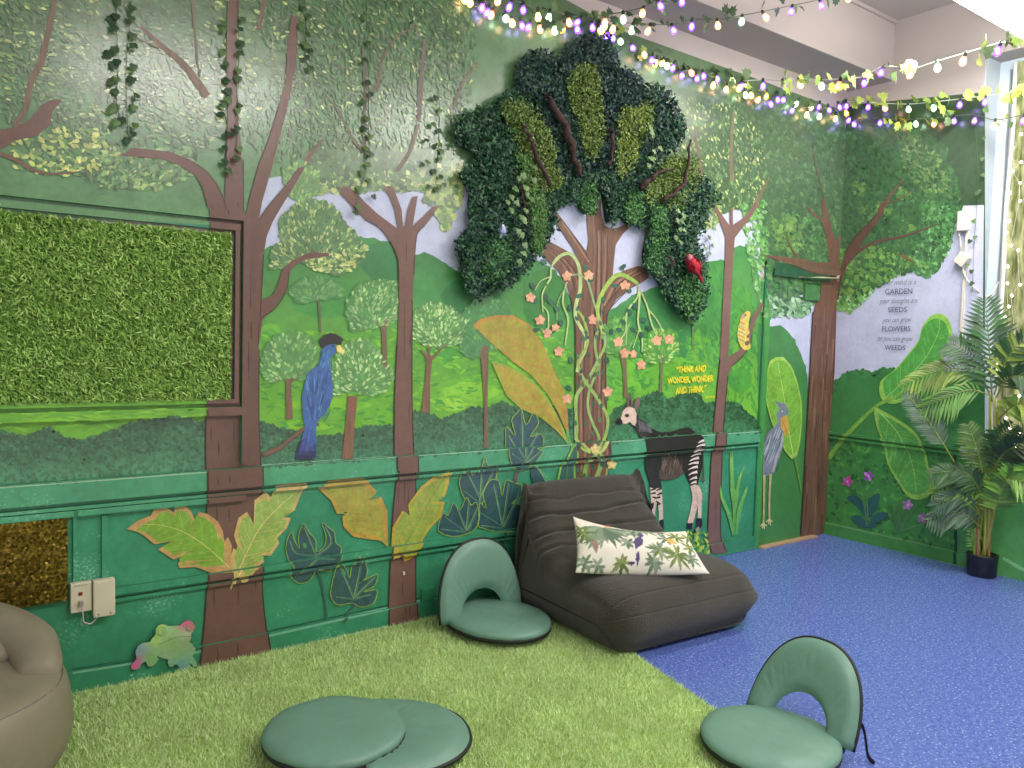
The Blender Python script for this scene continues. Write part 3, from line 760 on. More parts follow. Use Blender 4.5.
for pts, w, c in (([(552, 264), (558, 257), (566, 253.5), (572, 256), (577, 264), (579, 275), (579, 290), (575, 304), (574.5, 317), (580, 328), (585, 337), (584, 350), (578, 362), (576, 372)], [3, 3.4, 3.6, 3], VL),
                  ([(568, 276), (572, 275), (578, 275), (586, 280), (590, 292), (594, 306), (600, 322), (604, 336), (603, 348), (594, 366), (584, 384), (576, 396), (575, 420), (574.5, 440)], [1.4, 2, 2.6, 3], (130, 162, 104)),
                  ([(637, 284), (630, 279), (619, 274.5), (610, 280), (601, 294), (596.5, 308), (598, 320), (602, 334)], [3, 4.4, 4, 2.4], (142, 182, 66)),
                  ([(575, 309), (582, 318), (586, 332), (586, 345), (580, 356), (577, 365), (582, 378), (592, 392), (600, 404), (606, 416), (606, 430), (600, 446), (595, 452)], [2.4, 3, 3.2, 3], VG),
                  ([(597, 330), (594, 340), (595, 354), (598, 364), (594, 376), (588, 392), (587, 408), (592, 424), (598, 438), (594, 450)], [2.6, 2.6, 2.8], (126, 164, 84)),
                  ([(604, 345), (598, 360), (588, 378), (578, 390), (574, 402), (576, 424), (576, 444), (582, 450), (592, 453)], [2, 2.6, 2.6], VG),
                  ([(594, 452), (586, 462), (583, 482)], [4, 4, 5], (120, 160, 70)), ([(594, 452), (600, 462), (594, 482)], [4, 4, 5], (130, 168, 84)), ([(606, 468), (605, 476), (600, 482)], [2, 2, 1.4], (170, 176, 80)), ([(576, 440), (588, 452), (598, 450), (604, 440)], [2.6, 3, 2.6], (170, 190, 90)),
                  ([(552, 264), (550, 270), (549.5, 278), (546, 284)], [1.8, 1.6], VL), ([(549, 277), (540, 281), (534, 290)], [1.4, 1], VL), ([(545, 286), (541.5, 294), (541.5, 306), (542, 312)], [1.6, 1], VL), ([(542, 306), (547, 313), (547.5, 328)], [1.4, 1.4], VL),
                  ([(566, 282), (563, 292), (562, 304), (567, 318), (566, 332), (564, 345)], [1.6, 1.8, 1.2], VL), ([(564, 288), (557, 302), (556, 320)], [1.2, .9], (128, 160, 100)),
                  ([(638, 286), (636, 298), (628, 308), (625, 318), (625, 330), (620, 339)], [1.6, 1.8, 1.2], VL), ([(639, 290), (638, 306), (637, 322), (641, 338), (641, 352)], [2, 1.8, 1.2], VL), ([(640, 292), (646, 306), (650, 322), (655, 334)], [1.8, 1.4], VL), ([(646, 308), (656, 320), (662, 332)], [1.4, 1], VL), ([(626, 328), (625, 345)], [1.2, .9], VL), ([(638, 330), (632, 348)], [1.2, .9], VL)):
    VINE.stroke(pts, w, c, 5, tuple(min(255, v + 14) for v in c))
FL = [(529.5, 297.5), (539, 320), (546, 333), (554.5, 327.5), (558, 351.5), (566, 276), (587.5, 275.5), (592, 319.5), (624, 285.5), (617, 342), (623.5, 353), (632, 354), (640, 365), (656, 340.5), (668, 339.5), (566, 399), (606.5, 391.5), (610.5, 464), (591, 448), (529, 300)]
for i, (x, y) in enumerate(FL[:-1]):
    r = 5.2 if i not in (3, 11) else 4.2
    for k in range(5):
        a = k * 2 * PI / 5 - PI / 2 + random.uniform(-.2, .2)
        VINE.dab(x + r * .5 * math.cos(a), y + r * .5 * math.sin(a), r * 1.15, r * .75, a, jit((226, 160, 124) if i != 17 and i != 18 else (222, 196, 120), .05))
    VINE.dab(x, y, 2.6, 2.2, 0, (232, 196, 130))
VINE.build('painted_vines', P_LEAF, wallL, 'pale green painted vines with orange star flowers')

# ------------------------------------------------------------------ corner tree
P5 = Paint(15)
P5.poly([(800.5, 536), (802, 520), (804, 472), (807, 410), (810, 360), (812, 318), (815, 303), (820, 296), (821, 280), (830, 262), (850, 262), (850, 545), (822, 535)], (108, 72, 56))
for _ in range(70):
    t = random.random(); y = 300 + t * 225; xl = 815 - t * 13; xr = 838 - t * 15
    x = random.uniform(xl, xr); L = random.uniform(10, 40)
    P5.stroke([(x, y), (x - L * .06, min(534, y + L))], [random.uniform(.5, 1.6), .4], random.choice([(78, 48, 36), (134, 94, 74), (142, 104, 86), (70, 44, 36), (96, 82, 66)]), 0)
P5.stroke([(812.5, 312), (810, 360), (804, 472), (800.5, 534)], [1, 1.2], (56, 34, 28))
P5.poly([(760, 255), (775, 256), (800, 259), (818, 263), (829, 262), (824, 228), (820, 205), (823, 195), (829, 222), (834, 240), (845, 230), (845, 275), (820, 277), (806, 272), (790, 265), (772, 259)], (106, 74, 60))
P5.stroke([(806, 206), (812, 214), (822, 222), (828, 240)], [1.4, 2.6, 3.4], (106, 74, 60)); P5.stroke([(786, 236), (791, 250), (797, 257)], [1, 2, 3], (98, 72, 54)); P5.stroke([(772, 259), (800, 269), (822, 276)], [.8, .8], (60, 40, 32))
P5.stroke([(822, 192), (816, 170), (812, 150)], [2, 1.2], (92, 84, 64))
P5.build('painted_corner_trunk', P_BARK, wallL, 'rough brown painted trunk in the room corner')
# ------------------------------------------------------------------ painted creatures
def ellipse(cx, cy, rx, ry, n=20, rot=0.0):
    return [(cx + rx * math.cos(a) * math.cos(rot) - ry * math.sin(a) * math.sin(rot), cy + rx * math.cos(a) * math.sin(rot) + ry * math.sin(a) * math.cos(rot)) for a in np.linspace(0, 2 * PI, n + 1)[:-1]]

B = Paint(19)
k = lambda pts: Z(280, 320, 5.12, pts)
B.stroke(k([(-90, 690), (0, 650), (60, 600), (125, 552), (195, 530)]), [5, 4.4, 4, 2], (114, 80, 58))
B.stroke(k([(-80, 700), (0, 662), (60, 612), (120, 566)]), [.9, .9], (80, 54, 40))
B.poly(k([(230, 130), (275, 122), (287, 150), (270, 180), (256, 195), (250, 232), (262, 290), (268, 345), (266, 390), (250, 440), (215, 490), (186, 520), (180, 560), (183, 640), (180, 708), (165, 700), (150, 716), (130, 705), (110, 717), (95, 705), (75, 718), (82, 670), (110, 600), (125, 545), (112, 480), (107, 400), (120, 330), (150, 260), (190, 230), (205, 190), (213, 150)]), (48, 98, 170))
for _ in range(60):
    x = random.uniform(125, 255); y = random.uniform(240, 470)
    B.stroke(k([(x, y), (x + (172 - x) * .15, y + 30), (x + (170 - x) * .4, y + 70)]), [.3, .9, .3], jit(random.choice([(66, 130, 196), (36, 74, 146), (58, 60, 148), (84, 150, 206), (30, 60, 130)]), .08), 3)
for _ in range(26):
    x = random.uniform(205, 265); y = random.uniform(140, 230)
    B.stroke(k([(x, y), (x - 6, y + 24)]), [.4, .8], jit((66, 128, 176), .12), 0)
B.poly(k([(100, 620), (130, 600), (150, 650), (178, 630), (182, 708), (165, 698), (150, 716), (130, 704), (110, 717), (95, 704), (75, 718), (84, 668)]), (44, 42, 92))
for x in range(90, 180, 9):
    B.stroke(k([(150 + (x - 135) * .3, 560), (x, 690)]), [.5, 1.1], jit((58, 84, 160), .2), 0)
    B.stroke(k([(x, 670), (x - 4, 716)]), [1, .5], (26, 26, 52), 0)
B.poly(k([(195, 112), (202, 96), (215, 88), (230, 76), (250, 67), (270, 70), (292, 78), (305, 88), (322, 100), (312, 112), (308, 128), (280, 118), (245, 124), (222, 138), (210, 144), (204, 128)]), (34, 26, 28))
for _ in range(40):
    a = random.uniform(PI, 2 * PI); B.stroke(k([(258 + 45 * math.cos(a), 112 + 30 * math.sin(a)), (258 + 62 * math.cos(a), 112 + 46 * math.sin(a))]), [1, .3], (38, 30, 30), 0)
B.poly(k([(283, 136), (292, 128), (302, 127), (316, 146), (326, 168), (318, 174), (300, 168), (286, 158)]), (232, 212, 104))
B.stroke(k([(286, 150), (322, 170)]), [.5, .4], (190, 160, 70), 0)
B.poly(ellipse(*k([(267, 133)])[0], 1.5, 1.0, 10), (30, 40, 80))
B.build('painted_blue_bird', P_LEAF, wallL, 'painted blue bird with a black crest and yellow bill')

O = Paint(19)
k = lambda pts: Z(600, 380, 4.8, pts)
BLK, CRM = (46, 38, 42), (214, 186, 168)
O.stroke(k([(478, 300), (490, 370), (492, 430), (490, 470)]), [1.0, .8, 1.6], (92, 84, 60)); O.dab(*k([(491, 472)])[0], 9, 2.6, 1.5, (110, 92, 60))
O.poly(k([(400, 440), (432, 512), (462, 506), (486, 420), (490, 330), (476, 275), (450, 247), (420, 225), (380, 233), (330, 249), (285, 250), (240, 230), (212, 200), (184, 185), (172, 160), (160, 140), (135, 205), (155, 222), (180, 260), (200, 290), (207, 350), (212, 430), (230, 482), (282, 482), (325, 478), (370, 464)]), BLK)
O.poly(k([(280, 478), (278, 440), (300, 390), (330, 350), (345, 380), (360, 360), (385, 420), (398, 442), (370, 466), (325, 480)]), (86, 66, 60))
for _ in range(40):
    x = random.uniform(285, 385); y = random.uniform(370, 455); O.stroke(k([(x + 8, y - 40), (x, y)]), [.3, .9], jit(random.choice([(104, 82, 74), (66, 52, 50), (122, 98, 86)]), .1), 0)
# hind leg
O.poly(k([(428, 508), (440, 560), (430, 620), (414, 684), (440, 690), (455, 632), (464, 596), (464, 668), (482, 668), (482, 600), (486, 545), (470, 506), (450, 500)]), CRM)
for x0, y0, x1, y1 in ((448, 300, 478, 288), (440, 318, 482, 306), (432, 345, 484, 326), (430, 368, 480, 350), (425, 388, 470, 372), (420, 405, 468, 395), (418, 430, 464, 415), (420, 455, 462, 440), (424, 480, 460, 466), (430, 498, 458, 488)):
    O.stroke(k([(x0, y0), ((x0 + x1) / 2, (y0 + y1) / 2 - 3), (x1, y1)]), [.6, 1.8, 3.0], (226, 208, 196), 4)
O.poly(k([(412, 686), (440, 684), (436, 715), (412, 712)]), (34, 28, 34)); O.poly(k([(458, 662), (484, 662), (486, 698), (474, 712), (452, 742), (436, 742), (456, 700)]), (40, 34, 38)); O.poly(k([(452, 712), (470, 702), (474, 722), (455, 728)]), (150, 140, 136))
# fore legs
O.poly(k([(230, 470), (236, 520), (262, 524), (292, 516), (284, 476)]), BLK)
O.poly(k([(234, 515), (240, 580), (238, 640), (234, 692), (254, 692), (262, 610), (270, 580), (278, 640), (276, 680), (298, 680), (296, 600), (290, 515), (262, 520)]), CRM)
for x0, y0, x1, y1 in ((236, 528, 262, 520), (264, 530, 290, 518), (238, 545, 262, 540), (268, 552, 292, 540), (262, 566, 284, 560), (246, 560, 266, 566), (264, 580, 276, 590), (270, 600, 284, 590)):
    O.stroke(k([(x0, y0), (x1, y1)]), [1.2, 2.2], BLK, 0)
O.poly(k([(238, 590), (254, 586), (250, 616), (240, 618)]), BLK)
O.poly(k([(234, 690), (256, 690), (254, 716), (236, 716)]), (34, 28, 34)); O.poly(k([(280, 672), (299, 666), (302, 718), (278, 720), (276, 690)]), (34, 28, 34))
# head
O.poly(k([(122, 130), (128, 84), (140, 58), (150, 96), (150, 128)]), (108, 84, 84)); O.poly(k([(158, 138), (162, 100), (172, 84), (184, 82), (186, 112), (172, 142)]), (120, 94, 92)); O.poly(k([(132, 120), (138, 86), (145, 104), (144, 124)]), (54, 42, 46))
O.poly(k([(92, 192), (104, 150), (118, 134), (134, 127), (160, 136), (171, 162), (170, 196), (166, 222), (150, 214), (138, 200), (118, 210), (100, 206)]), CRM)
O.poly(k([(168, 170), (184, 186), (212, 202), (234, 226), (228, 262), (196, 284), (176, 256), (160, 226), (170, 200)]), (58, 48, 52))
for i in range(14):
    x = 176 + i * 4.5; O.stroke(k([(x, 190 + i * 2), (x + 8, 225 + i * 2), (x + 4, 248)]), [.2, .42, .15], jit((134, 130, 142), .12), 3)
O.poly(k([(72, 196), (84, 180), (98, 188), (104, 204), (92, 214), (78, 212)]), (32, 26, 30))
O.poly(ellipse(*k([(124, 170)])[0], 2.4, 2.0, 12), (112, 76, 62)); O.poly(ellipse(*k([(125, 170)])[0], 1.3, 1.1, 10), (30, 22, 22))
O.build('painted_okapi', P_LEAF, wallL, 'painted dark okapi with striped legs')
GT = Paint(20)
for x, y in [(random.uniform(686, 706), random.uniform(532, 554)) for _ in range(60)]: GT.dab(x, y, 5, 1.8, random.uniform(-2.3, -.8), jit(random.choice([(150, 190, 50), (110, 170, 60), (186, 206, 60)]), .1))
for x in (618, 622, 626, 630): GT.stroke([(x, 480), (x + random.uniform(-3, 3), 474)], [1.4, .4], (130, 180, 60), 0)
for pts in ([(732, 535), (728, 515), (721, 498), (719, 485)], [(733, 535), (733, 500), (730, 470), (729, 452)], [(732, 535), (734, 505), (738, 480), (743, 466)], [(735, 535), (738, 510), (744, 492), (746, 486)], [(731, 500), (731, 480), (731, 450)]):
    GT.stroke(pts, [1.4, 4, 3, .4], jit((86, 172, 74), .06), 5, (120, 190, 90))
GT.build('painted_grass_tufts', P_LEAF, wallL)

C = Paint(19)
k = lambda pts: Z(720, 300, 10.97, pts)
C.poly(k([(205, 205), (225, 165), (285, 118), (318, 128), (320, 180), (302, 230), (298, 320), (316, 355), (305, 372), (280, 390), (276, 415), (308, 415), (306, 448), (270, 450), (255, 475), (262, 496), (290, 500), (318, 470), (322, 520), (295, 548), (250, 545), (215, 510), (185, 440), (175, 360), (190, 280), (214, 240)]), (210, 184, 74))
C.poly(k([(205, 205), (225, 165), (262, 140), (270, 175), (240, 205), (214, 220)]), (176, 132, 100))
for y, c in ((250, (196, 128, 60)), (290, (146, 168, 130)), (315, (206, 130, 60)), (360, (132, 152, 140)), (400, (196, 140, 70)), (440, (150, 150, 120))):
    C.stroke(k([(192 - (y > 330) * 12, y - 20), (230, y), (262, y + 24)]), [.8, 1.7, .6], c, 4)
C.poly(ellipse(*k([(268, 165)])[0], 1.0, 1.0, 8), (90, 70, 50))
C.build('painted_chameleon', P_LEAF, wallL, 'small yellow painted chameleon clinging to a bough')

# ------------------------------------------------------------------ painted leaves
def leaf_shape(P, outline, rib, c_edge, c_in, c_rib, sc=0.86, veins=8, vcol=None, vw=0.7, vlen=0.36, streak=9):
    P.poly(outline, c_edge)
    cx = sum(p[0] for p in outline) / len(outline); cy = sum(p[1] for p in outline) / len(outline)
    P.poly([(cx + (x - cx) * sc, cy + (y - cy) * sc) for x, y in outline], c_in)
    P.stroke(rib, [vw * 2, vw], c_rib, 4)
    r = [Vector((p[0], p[1], 0)) for p in (catmull([Vector((q[0], q[1], 0)) for q in rib], 8) if len(rib) > 2 else [Vector((rib[0][0], rib[0][1], 0)).lerp(Vector((rib[1][0], rib[1][1], 0)), t / 10) for t in range(11)])]
    L = (r[-1] - r[0]).length
    for i in range(1, veins):
        if streak:
            for _ in range(streak):
                j = random.randrange(1, len(r) - 1); p = r[j]; t = (r[min(j + 1, len(r) - 1)] - r[max(j - 1, 0)]).normalized(); nn = Vector((-t.y, t.x, 0)) * random.choice((-1, 1))
                a_, b_ = sorted((random.uniform(.02, vlen * 1.1), random.uniform(.02, vlen * 1.1)))
                q0, q1 = p + (t * .75 + nn * .8) * L * a_, p + (t * .75 + nn * .8) * L * b_
                if inside((q1.x, q1.y), outline) and inside((q0.x, q0.y), outline): P.stroke([(q0.x, q0.y), (q1.x, q1.y)], [.4, vw * random.uniform(1, 2.2)], jit(random.choice([c_edge, c_in, vcol or c_rib]), .07), 0)
        j = int(i / veins * (len(r) - 1)); p = r[j]; t = (r[min(j + 1, len(r) - 1)] - r[max(j - 1, 0)]).normalized()
        for s in (-1, 1):
            nn = Vector((-t.y, t.x, 0)) * s
            for ln in np.linspace(vlen, vlen * .3, 5):
                q = p + (t * .75 + nn * .8) * L * ln
                if inside((q.x, q.y), outline):
                    mid = p.lerp(q, .5) + t * (-L * ln * .06)
                    P.stroke([(p.x, p.y), (mid.x, mid.y), (q.x, q.y)], [vw * 1.4, vw, .3], vcol or c_rib, 3); break

LV = Paint(21)
k = lambda pts: Z(90, 440, 4, pts)
leaf_shape(LV, k([(145, 355), (190, 320), (240, 300), (255, 275), (300, 265), (335, 290), (335, 262), (385, 265), (405, 290), (418, 320), (430, 285), (470, 295), (510, 325), (528, 360), (535, 405), (548, 385), (565, 420), (560, 470), (570, 520), (480, 528), (420, 505), (355, 510), (350, 490), (390, 455), (330, 475), (270, 435), (325, 403), (255, 415), (220, 385), (190, 365)]),
           k([(560, 512), (470, 430), (380, 370), (290, 340), (200, 335)]), (196, 146, 84), (118, 168, 42), (196, 186, 90), .84, 9, (140, 178, 66), .6)
leaf_shape(LV, k([(555, 600), (566, 545), (558, 470), (570, 430), (596, 448), (572, 380), (590, 310), (625, 285), (640, 315), (650, 350), (655, 240), (700, 205), (720, 228), (740, 180), (800, 172), (866, 170), (840, 215), (815, 280), (770, 305), (800, 310), (785, 350), (745, 390), (755, 410), (720, 460), (680, 460), (695, 485), (650, 515), (620, 562), (600, 565), (585, 530)]),
           k([(560, 595), (610, 480), (690, 330), (850, 180)]), (206, 168, 96), (146, 176, 72), (222, 196, 118), .86, 10, (200, 176, 104), .6)
LV.build('painted_orange_edged_leaves', P_LEAF, wallL, 'pair of green painted leaves with orange edges on the big trunk')
LW2 = Paint(21)
k = lambda pts: Z(280, 430, 4, pts)
leaf_shape(LW2, k([(148, 230), (190, 200), (260, 190), (330, 190), (385, 245), (350, 282), (400, 265), (425, 320), (428, 468), (400, 440), (350, 435), (290, 425), (250, 385), (245, 345), (275, 320), (225, 335), (200, 280)]),
           k([(426, 462), (370, 360), (290, 270), (160, 228)]), (190, 146, 44), (162, 156, 44), (142, 164, 50), .84, 9, (176, 138, 48), .7)
leaf_shape(LW2, k([(440, 480), (445, 390), (485, 320), (515, 345), (508, 295), (560, 225), (610, 185), (674, 158), (672, 210), (655, 265), (605, 282), (655, 285), (640, 345), (590, 400), (560, 450), (525, 510), (495, 525), (480, 490), (450, 520)]),
           k([(470, 500), (530, 400), (590, 290), (668, 165)]), (188, 160, 40), (142, 164, 46), (116, 150, 44), .86, 10, (186, 150, 52), .7)
LW2.build('painted_ochre_leaves', P_LEAF, wallL, 'pair of ochre painted leaves on the second trunk')
LW3 = Paint(16)
k = lambda pts: Z(420, 300, 4, pts)
leaf_shape(LW3, k([(208, 100), (240, 75), (300, 60), (370, 62), (430, 95), (490, 180), (530, 280), (570, 360), (585, 430), (592, 545), (560, 470), (510, 380), (440, 300), (360, 240), (280, 170)]),
           k([(590, 530), (540, 380), (440, 210), (215, 100)]), (186, 132, 48), (160, 150, 42), (196, 116, 56), .93, 14, (190, 116, 54), .6, .3, 12)
leaf_shape(LW3, k([(282, 248), (330, 255), (400, 290), (470, 350), (530, 430), (570, 510), (592, 578), (540, 520), (480, 470), (400, 435), (340, 380), (310, 310)]),
           k([(590, 570), (500, 440), (400, 340), (290, 252)]), (140, 166, 48), (164, 152, 40), (192, 120, 54), .93, 10, (190, 116, 54), .6, .36, 12)
LW3.stroke(k([(585, 520), (598, 600), (604, 660)]), [2, 5, 6], (104, 168, 72)); LW3.stroke(k([(560, 510), (596, 590)]), [1, 3.4], (124, 176, 70))
LW3.build('painted_banana_leaves', P_LEAF, wallL, 'two long ochre painted banana leaves left of the great trunk')

MO = Paint(20)
MB, MY = (46, 84, 90), (142, 172, 62)
def monstera(pts, ribs, stem=None, wst=2.6):
    if stem: MO.stroke(stem, [wst, wst * .8], (54, 96, 92), 4)
    MO.poly(pts, MB)
    n = len(pts)
    MO.stroke(pts + [pts[0]], [.8, .8], MY, 3)
    for r in ribs:
        MO.stroke(r, [1.1, .6], (116, 156, 84), 3)
        q = [(x + 1.2, y + .6) for x, y in r]; MO.stroke(q, [2.0, .5], (66, 116, 104), 3)
k = lambda pts: Z(280, 430, 4, pts)
monstera(k([(20, 470), (25, 440), (42, 405), (55, 440), (75, 472), (70, 430), (90, 372), (115, 410), (140, 440), (142, 485), (175, 462), (180, 420), (165, 370), (200, 395), (215, 410), (220, 450), (243, 470), (225, 530), (190, 565), (150, 552), (115, 600), (70, 610), (35, 575), (45, 545), (28, 510)]), [k([(140, 500), (115, 440), (92, 385)]), k([(140, 500), (200, 450), (178, 385)]), k([(140, 500), (60, 490), (35, 440)]), k([(140, 505), (210, 510)]), k([(140, 505), (60, 580)])], k([(145, 545), (170, 640), (185, 755)]))
monstera(k([(198, 650), (205, 610), (215, 570), (232, 528), (262, 555), (275, 590), (285, 540), (320, 500), (345, 550), (340, 590), (312, 610), (385, 575), (375, 620), (330, 645), (385, 638), (370, 690), (320, 706), (285, 690), (230, 698), (204, 675)]), [k([(290, 670), (260, 600), (236, 545)]), k([(290, 670), (310, 580), (320, 515)]), k([(290, 670), (350, 610), (378, 585)]), k([(290, 672), (360, 655)]), k([(288, 674), (220, 665)])], k([(300, 690), (270, 730), (250, 760)]), 3)
MO.poly(ellipse(342.5, 572, 2.2, 4, 12, -.4), (70, 140, 92)); MO.poly(ellipse(304, 545, 1.8, 3.2, 12, -.3), (70, 140, 92))
monstera(k([(722, 250), (714, 200), (740, 150), (765, 180), (790, 150), (802, 102), (822, 150), (862, 138), (860, 190), (830, 240), (800, 300), (780, 310), (740, 280)]), [k([(792, 300), (800, 200), (802, 115)]), k([(795, 270), (745, 170)]), k([(795, 270), (850, 160)]), k([(793, 290), (730, 240)])], k([(792, 300), (795, 380)]))
monstera(k([(628, 400), (635, 360), (652, 330), (668, 340), (690, 290), (715, 320), (742, 268), (760, 300), (782, 288), (792, 350), (770, 400), (700, 424), (650, 415)]), [k([(740, 400), (700, 300)]), k([(740, 400), (750, 290)]), k([(735, 404), (655, 345)]), k([(735, 405), (640, 395)]), k([(745, 400), (785, 310)])])
monstera(k([(788, 385), (795, 330), (795, 290), (822, 312), (808, 255), (830, 208), (850, 196), (872, 206), (884, 262), (900, 200), (935, 212), (962, 220), (960, 262), (922, 292), (958, 300), (950, 392), (900, 400), (850, 402)]), [k([(885, 385), (850, 215)]), k([(885, 385), (800, 330)]), k([(885, 380), (910, 210)]), k([(888, 385), (952, 250)]), k([(885, 390), (800, 380)])], k([(885, 385), (890, 480)]))
k = lambda pts: Z(420, 300, 4, pts)
monstera(k([(338, 560), (342, 505), (378, 545), (362, 480), (385, 450), (402, 436), (420, 500), (450, 450), (470, 492), (436, 545), (482, 535), (488, 580), (450, 590), (474, 604), (430, 660), (385, 682), (345, 640)]), [k([(405, 660), (405, 540), (402, 450)]), k([(405, 640), (350, 540)]), k([(405, 640), (468, 530)]), k([(405, 650), (350, 610)]), k([(405, 650), (465, 600)])], k([(400, 660), (375, 720), (360, 790)]))
MO.poly(k([(436, 655), (470, 670), (495, 710), (515, 760), (455, 770), (440, 710)]), MB); MO.stroke(k([(436, 655), (475, 680), (512, 755)]), [1.4, 1], (120, 176, 76), 3)
MO.poly(k([(545, 780), (548, 700), (565, 630), (598, 575), (614, 600), (614, 780)]), (50, 98, 84)); MO.stroke(k([(545, 780), (555, 680), (598, 575)]), [2.4, 2], (120, 178, 66), 4); MO.stroke(k([(613, 780), (614, 690), (612, 600)]), [2, 1.4], (120, 178, 66), 3); MO.stroke(k([(575, 780), (590, 620)]), [.8, .5], (90, 146, 96), 3)
MO.stroke(k([(375, 730), (383, 690)]), [3.4, 3.4], (112, 84, 76), 3)
MO.poly([(497, 536), (506, 548), (510, 570), (512, 596), (502, 600), (494, 570)], MB); MO.stroke([(518, 540), (511, 575), (513, 600)], [4, 6, 3], (54, 104, 92))
MO.build('painted_monstera_leaves', P_LEAF, wallL, 'dark blue green painted monstera leaves with yellow outlines')

# ------------------------------------------------------------------ painted door panel
ST = Paint(19)
leaf_shape(ST, [(766, 372), (769, 361), (775, 357), (783, 357), (791, 366), (797, 382), (801, 402), (801.5, 422), (799, 446), (796, 456), (791, 459), (785, 452), (778, 438), (770, 420), (766, 404), (764, 388)], [(793, 457), (788, 430), (783, 395), (777, 362)], (146, 192, 70), (112, 174, 52), (166, 204, 90), .93, 7, (138, 190, 74), .5, .36, 3)
ST.stroke([(794, 457), (797, 472), (801, 492)], [1.6, 1.2], (108, 160, 60), 4)
k = lambda pts: Z(755, 380, 4.8, pts)
ST.poly(k([(95, 104), (115, 108), (140, 112), (156, 136), (158, 165), (132, 174), (122, 205), (132, 250), (136, 300), (112, 380), (82, 452), (50, 462), (24, 466), (25, 400), (35, 310), (50, 260), (85, 230), (104, 205), (100, 165), (112, 135)]), (118, 128, 146))
for _ in range(40):
    x, y = random.uniform(35, 120), random.uniform(250, 430); ST.stroke(k([(x + 10, y - 26), (x, y), (x - 8, y + 22)]), [.3, .9, .3], jit(random.choice([(150, 160, 180), (84, 94, 116), (176, 182, 192), (66, 76, 96)]), .08), 3)
ST.poly(k([(104, 380), (136, 290), (130, 250), (120, 300), (96, 370), (76, 440), (90, 445)]), (160, 156, 170))
ST.poly(k([(118, 182), (148, 170), (160, 200), (162, 225), (154, 276), (140, 262), (120, 226)]), (196, 152, 58)); ST.stroke(k([(124, 190), (144, 230), (150, 268)]), [.6, .4], (160, 116, 44), 3)
ST.poly(ellipse(*k([(128, 150)])[0], .8, .8, 8), (230, 220, 150)); ST.stroke(k([(94, 104), (110, 112), (118, 126)]), [1, 1.6], (96, 104, 122), 3)
for a, c in (([(42, 455), (40, 560), (38, 690)], 0), ([(72, 450), (66, 560), (66, 670)], 0)): ST.stroke(k(a), [2.4, 1.8, 1.6], (176, 170, 120), 3)
for x0, y0 in ((38, 688), (66, 668)):
    for dx, dy in ((-18, 14), (-6, 26), (6, 30), (16, 12)): ST.stroke(k([(x0, y0), (x0 + dx, y0 + dy)]), [1.8, .7], (200, 196, 130), 0)
ST.build('painted_stork', P_LEAF, door, 'grey painted stork with an orange bill before a large leaf')

# ------------------------------------------------------------------ window-wall mural
R0 = Paint(1, 'R')
R0.poly([(818, 112), (985, 92), (985, 330), (818, 330)], (52, 80, 52))
R0.build('painted_canopy_backdrop', P_MOTT, wallR)
R1 = Paint(2, 'R')
R1.poly([(818, 270), (860, 250), (900, 240), (945, 235), (950, 222), (958, 206), (984, 205), (980, 600), (818, 600)], (186, 190, 222))
R1.build('painted_sky', P_FLAT, wallR, 'pale lavender painted sky behind the verse')
R2 = Paint(4, 'R')
ht = [(820, 386), (834, 382), (843, 376), (855, 371), (860, 370), (866, 373), (874, 372), (883, 367), (890, 370), (905, 372), (925, 370), (950, 372), (985, 376)]
R2.strip(ht, [(p[0], 580 + 0.2 * (p[0] - 960)) for p in ht], (50, 122, 62), (62, 142, 58), 6)
for i in range(len(ht) - 1):
    p, q = ht[i], ht[i + 1]
    for _ in range(int(q[0] - p[0])):
        t = random.random(); R2.dab(p[0] + (q[0] - p[0]) * t, p[1] + (q[1] - p[1]) * t + random.uniform(-1, 5), 6, 4, random.uniform(0, 3), jit((52, 124, 62), .1))
R2.dabs([(830, 440), (955, 455), (955, 550), (826, 520)], 500, 6, 3, 0.8, [(62, 142, 56), (48, 120, 54), (76, 154, 60), (44, 104, 52)], 0.8)
R2.strip([(957, 440), (1000, 446), (1300, 484)], [(957, 566), (1000, 575), (1300, 645)], (64, 140, 62), (74, 152, 78), 5)
R2.stroke([(1003, 558), (1030, 572), (1060, 582)], [3, 3], (120, 190, 130), 3)
R2.stroke([(955, 455), (956, 566)], [2.6, 3.4], (26, 66, 42), 0)
R2.stroke([(824, 522), (954, 550.8)], [1.2, 1.2], (110, 158, 88), 0)  # lighter green line painted as the highlight on the baseboard top
R2.stroke([(823, 534), (955, 564.5), (1060, 590)], [1.4, 1.4], (110, 160, 70), 0)
R2.build('painted_hills', P_SOFT, wallR, 'green painted hill and meadow below the verse')
R3 = Paint(8, 'R')
R3.tufted([(836, 135), (900, 118), (945, 150), (958, 180), (962, 205), (955, 225), (948, 250), (938, 270), (922, 277), (905, 266), (888, 280), (874, 288), (862, 298), (850, 308), (838, 304)], (54, 102, 54), 2.5, 4)
R3.dabs([(838, 128), (905, 118), (950, 150), (962, 200), (940, 270), (892, 275), (852, 308), (836, 302)], 2200, 5, 2.8, 1.2, [(52, 92, 56), (58, 102, 58), (64, 110, 62), (48, 84, 54), (56, 96, 62)], 0.6, .1)
R3.dabs([(895, 130), (945, 155), (952, 200), (930, 200), (905, 170)], 260, 5, 2.4, 1.0, [(88, 122, 66), (78, 112, 62), (100, 134, 74)], 0.5)
R3.dabs([(840, 250), (875, 245), (905, 255), (940, 268), (905, 269), (864, 298), (850, 311), (836, 305)], 620, 5.5, 3.4, 0.8, [(88, 144, 62), (76, 132, 58), (106, 158, 70), (62, 114, 56), (112, 148, 62)], 0.7)
R3.dabs([(925, 200), (958, 208), (950, 250), (930, 278), (905, 268), (920, 235)], 460, 5, 3.0, 0.8, [(80, 140, 76), (104, 164, 98), (70, 128, 66), (60, 114, 60)], 0.7)
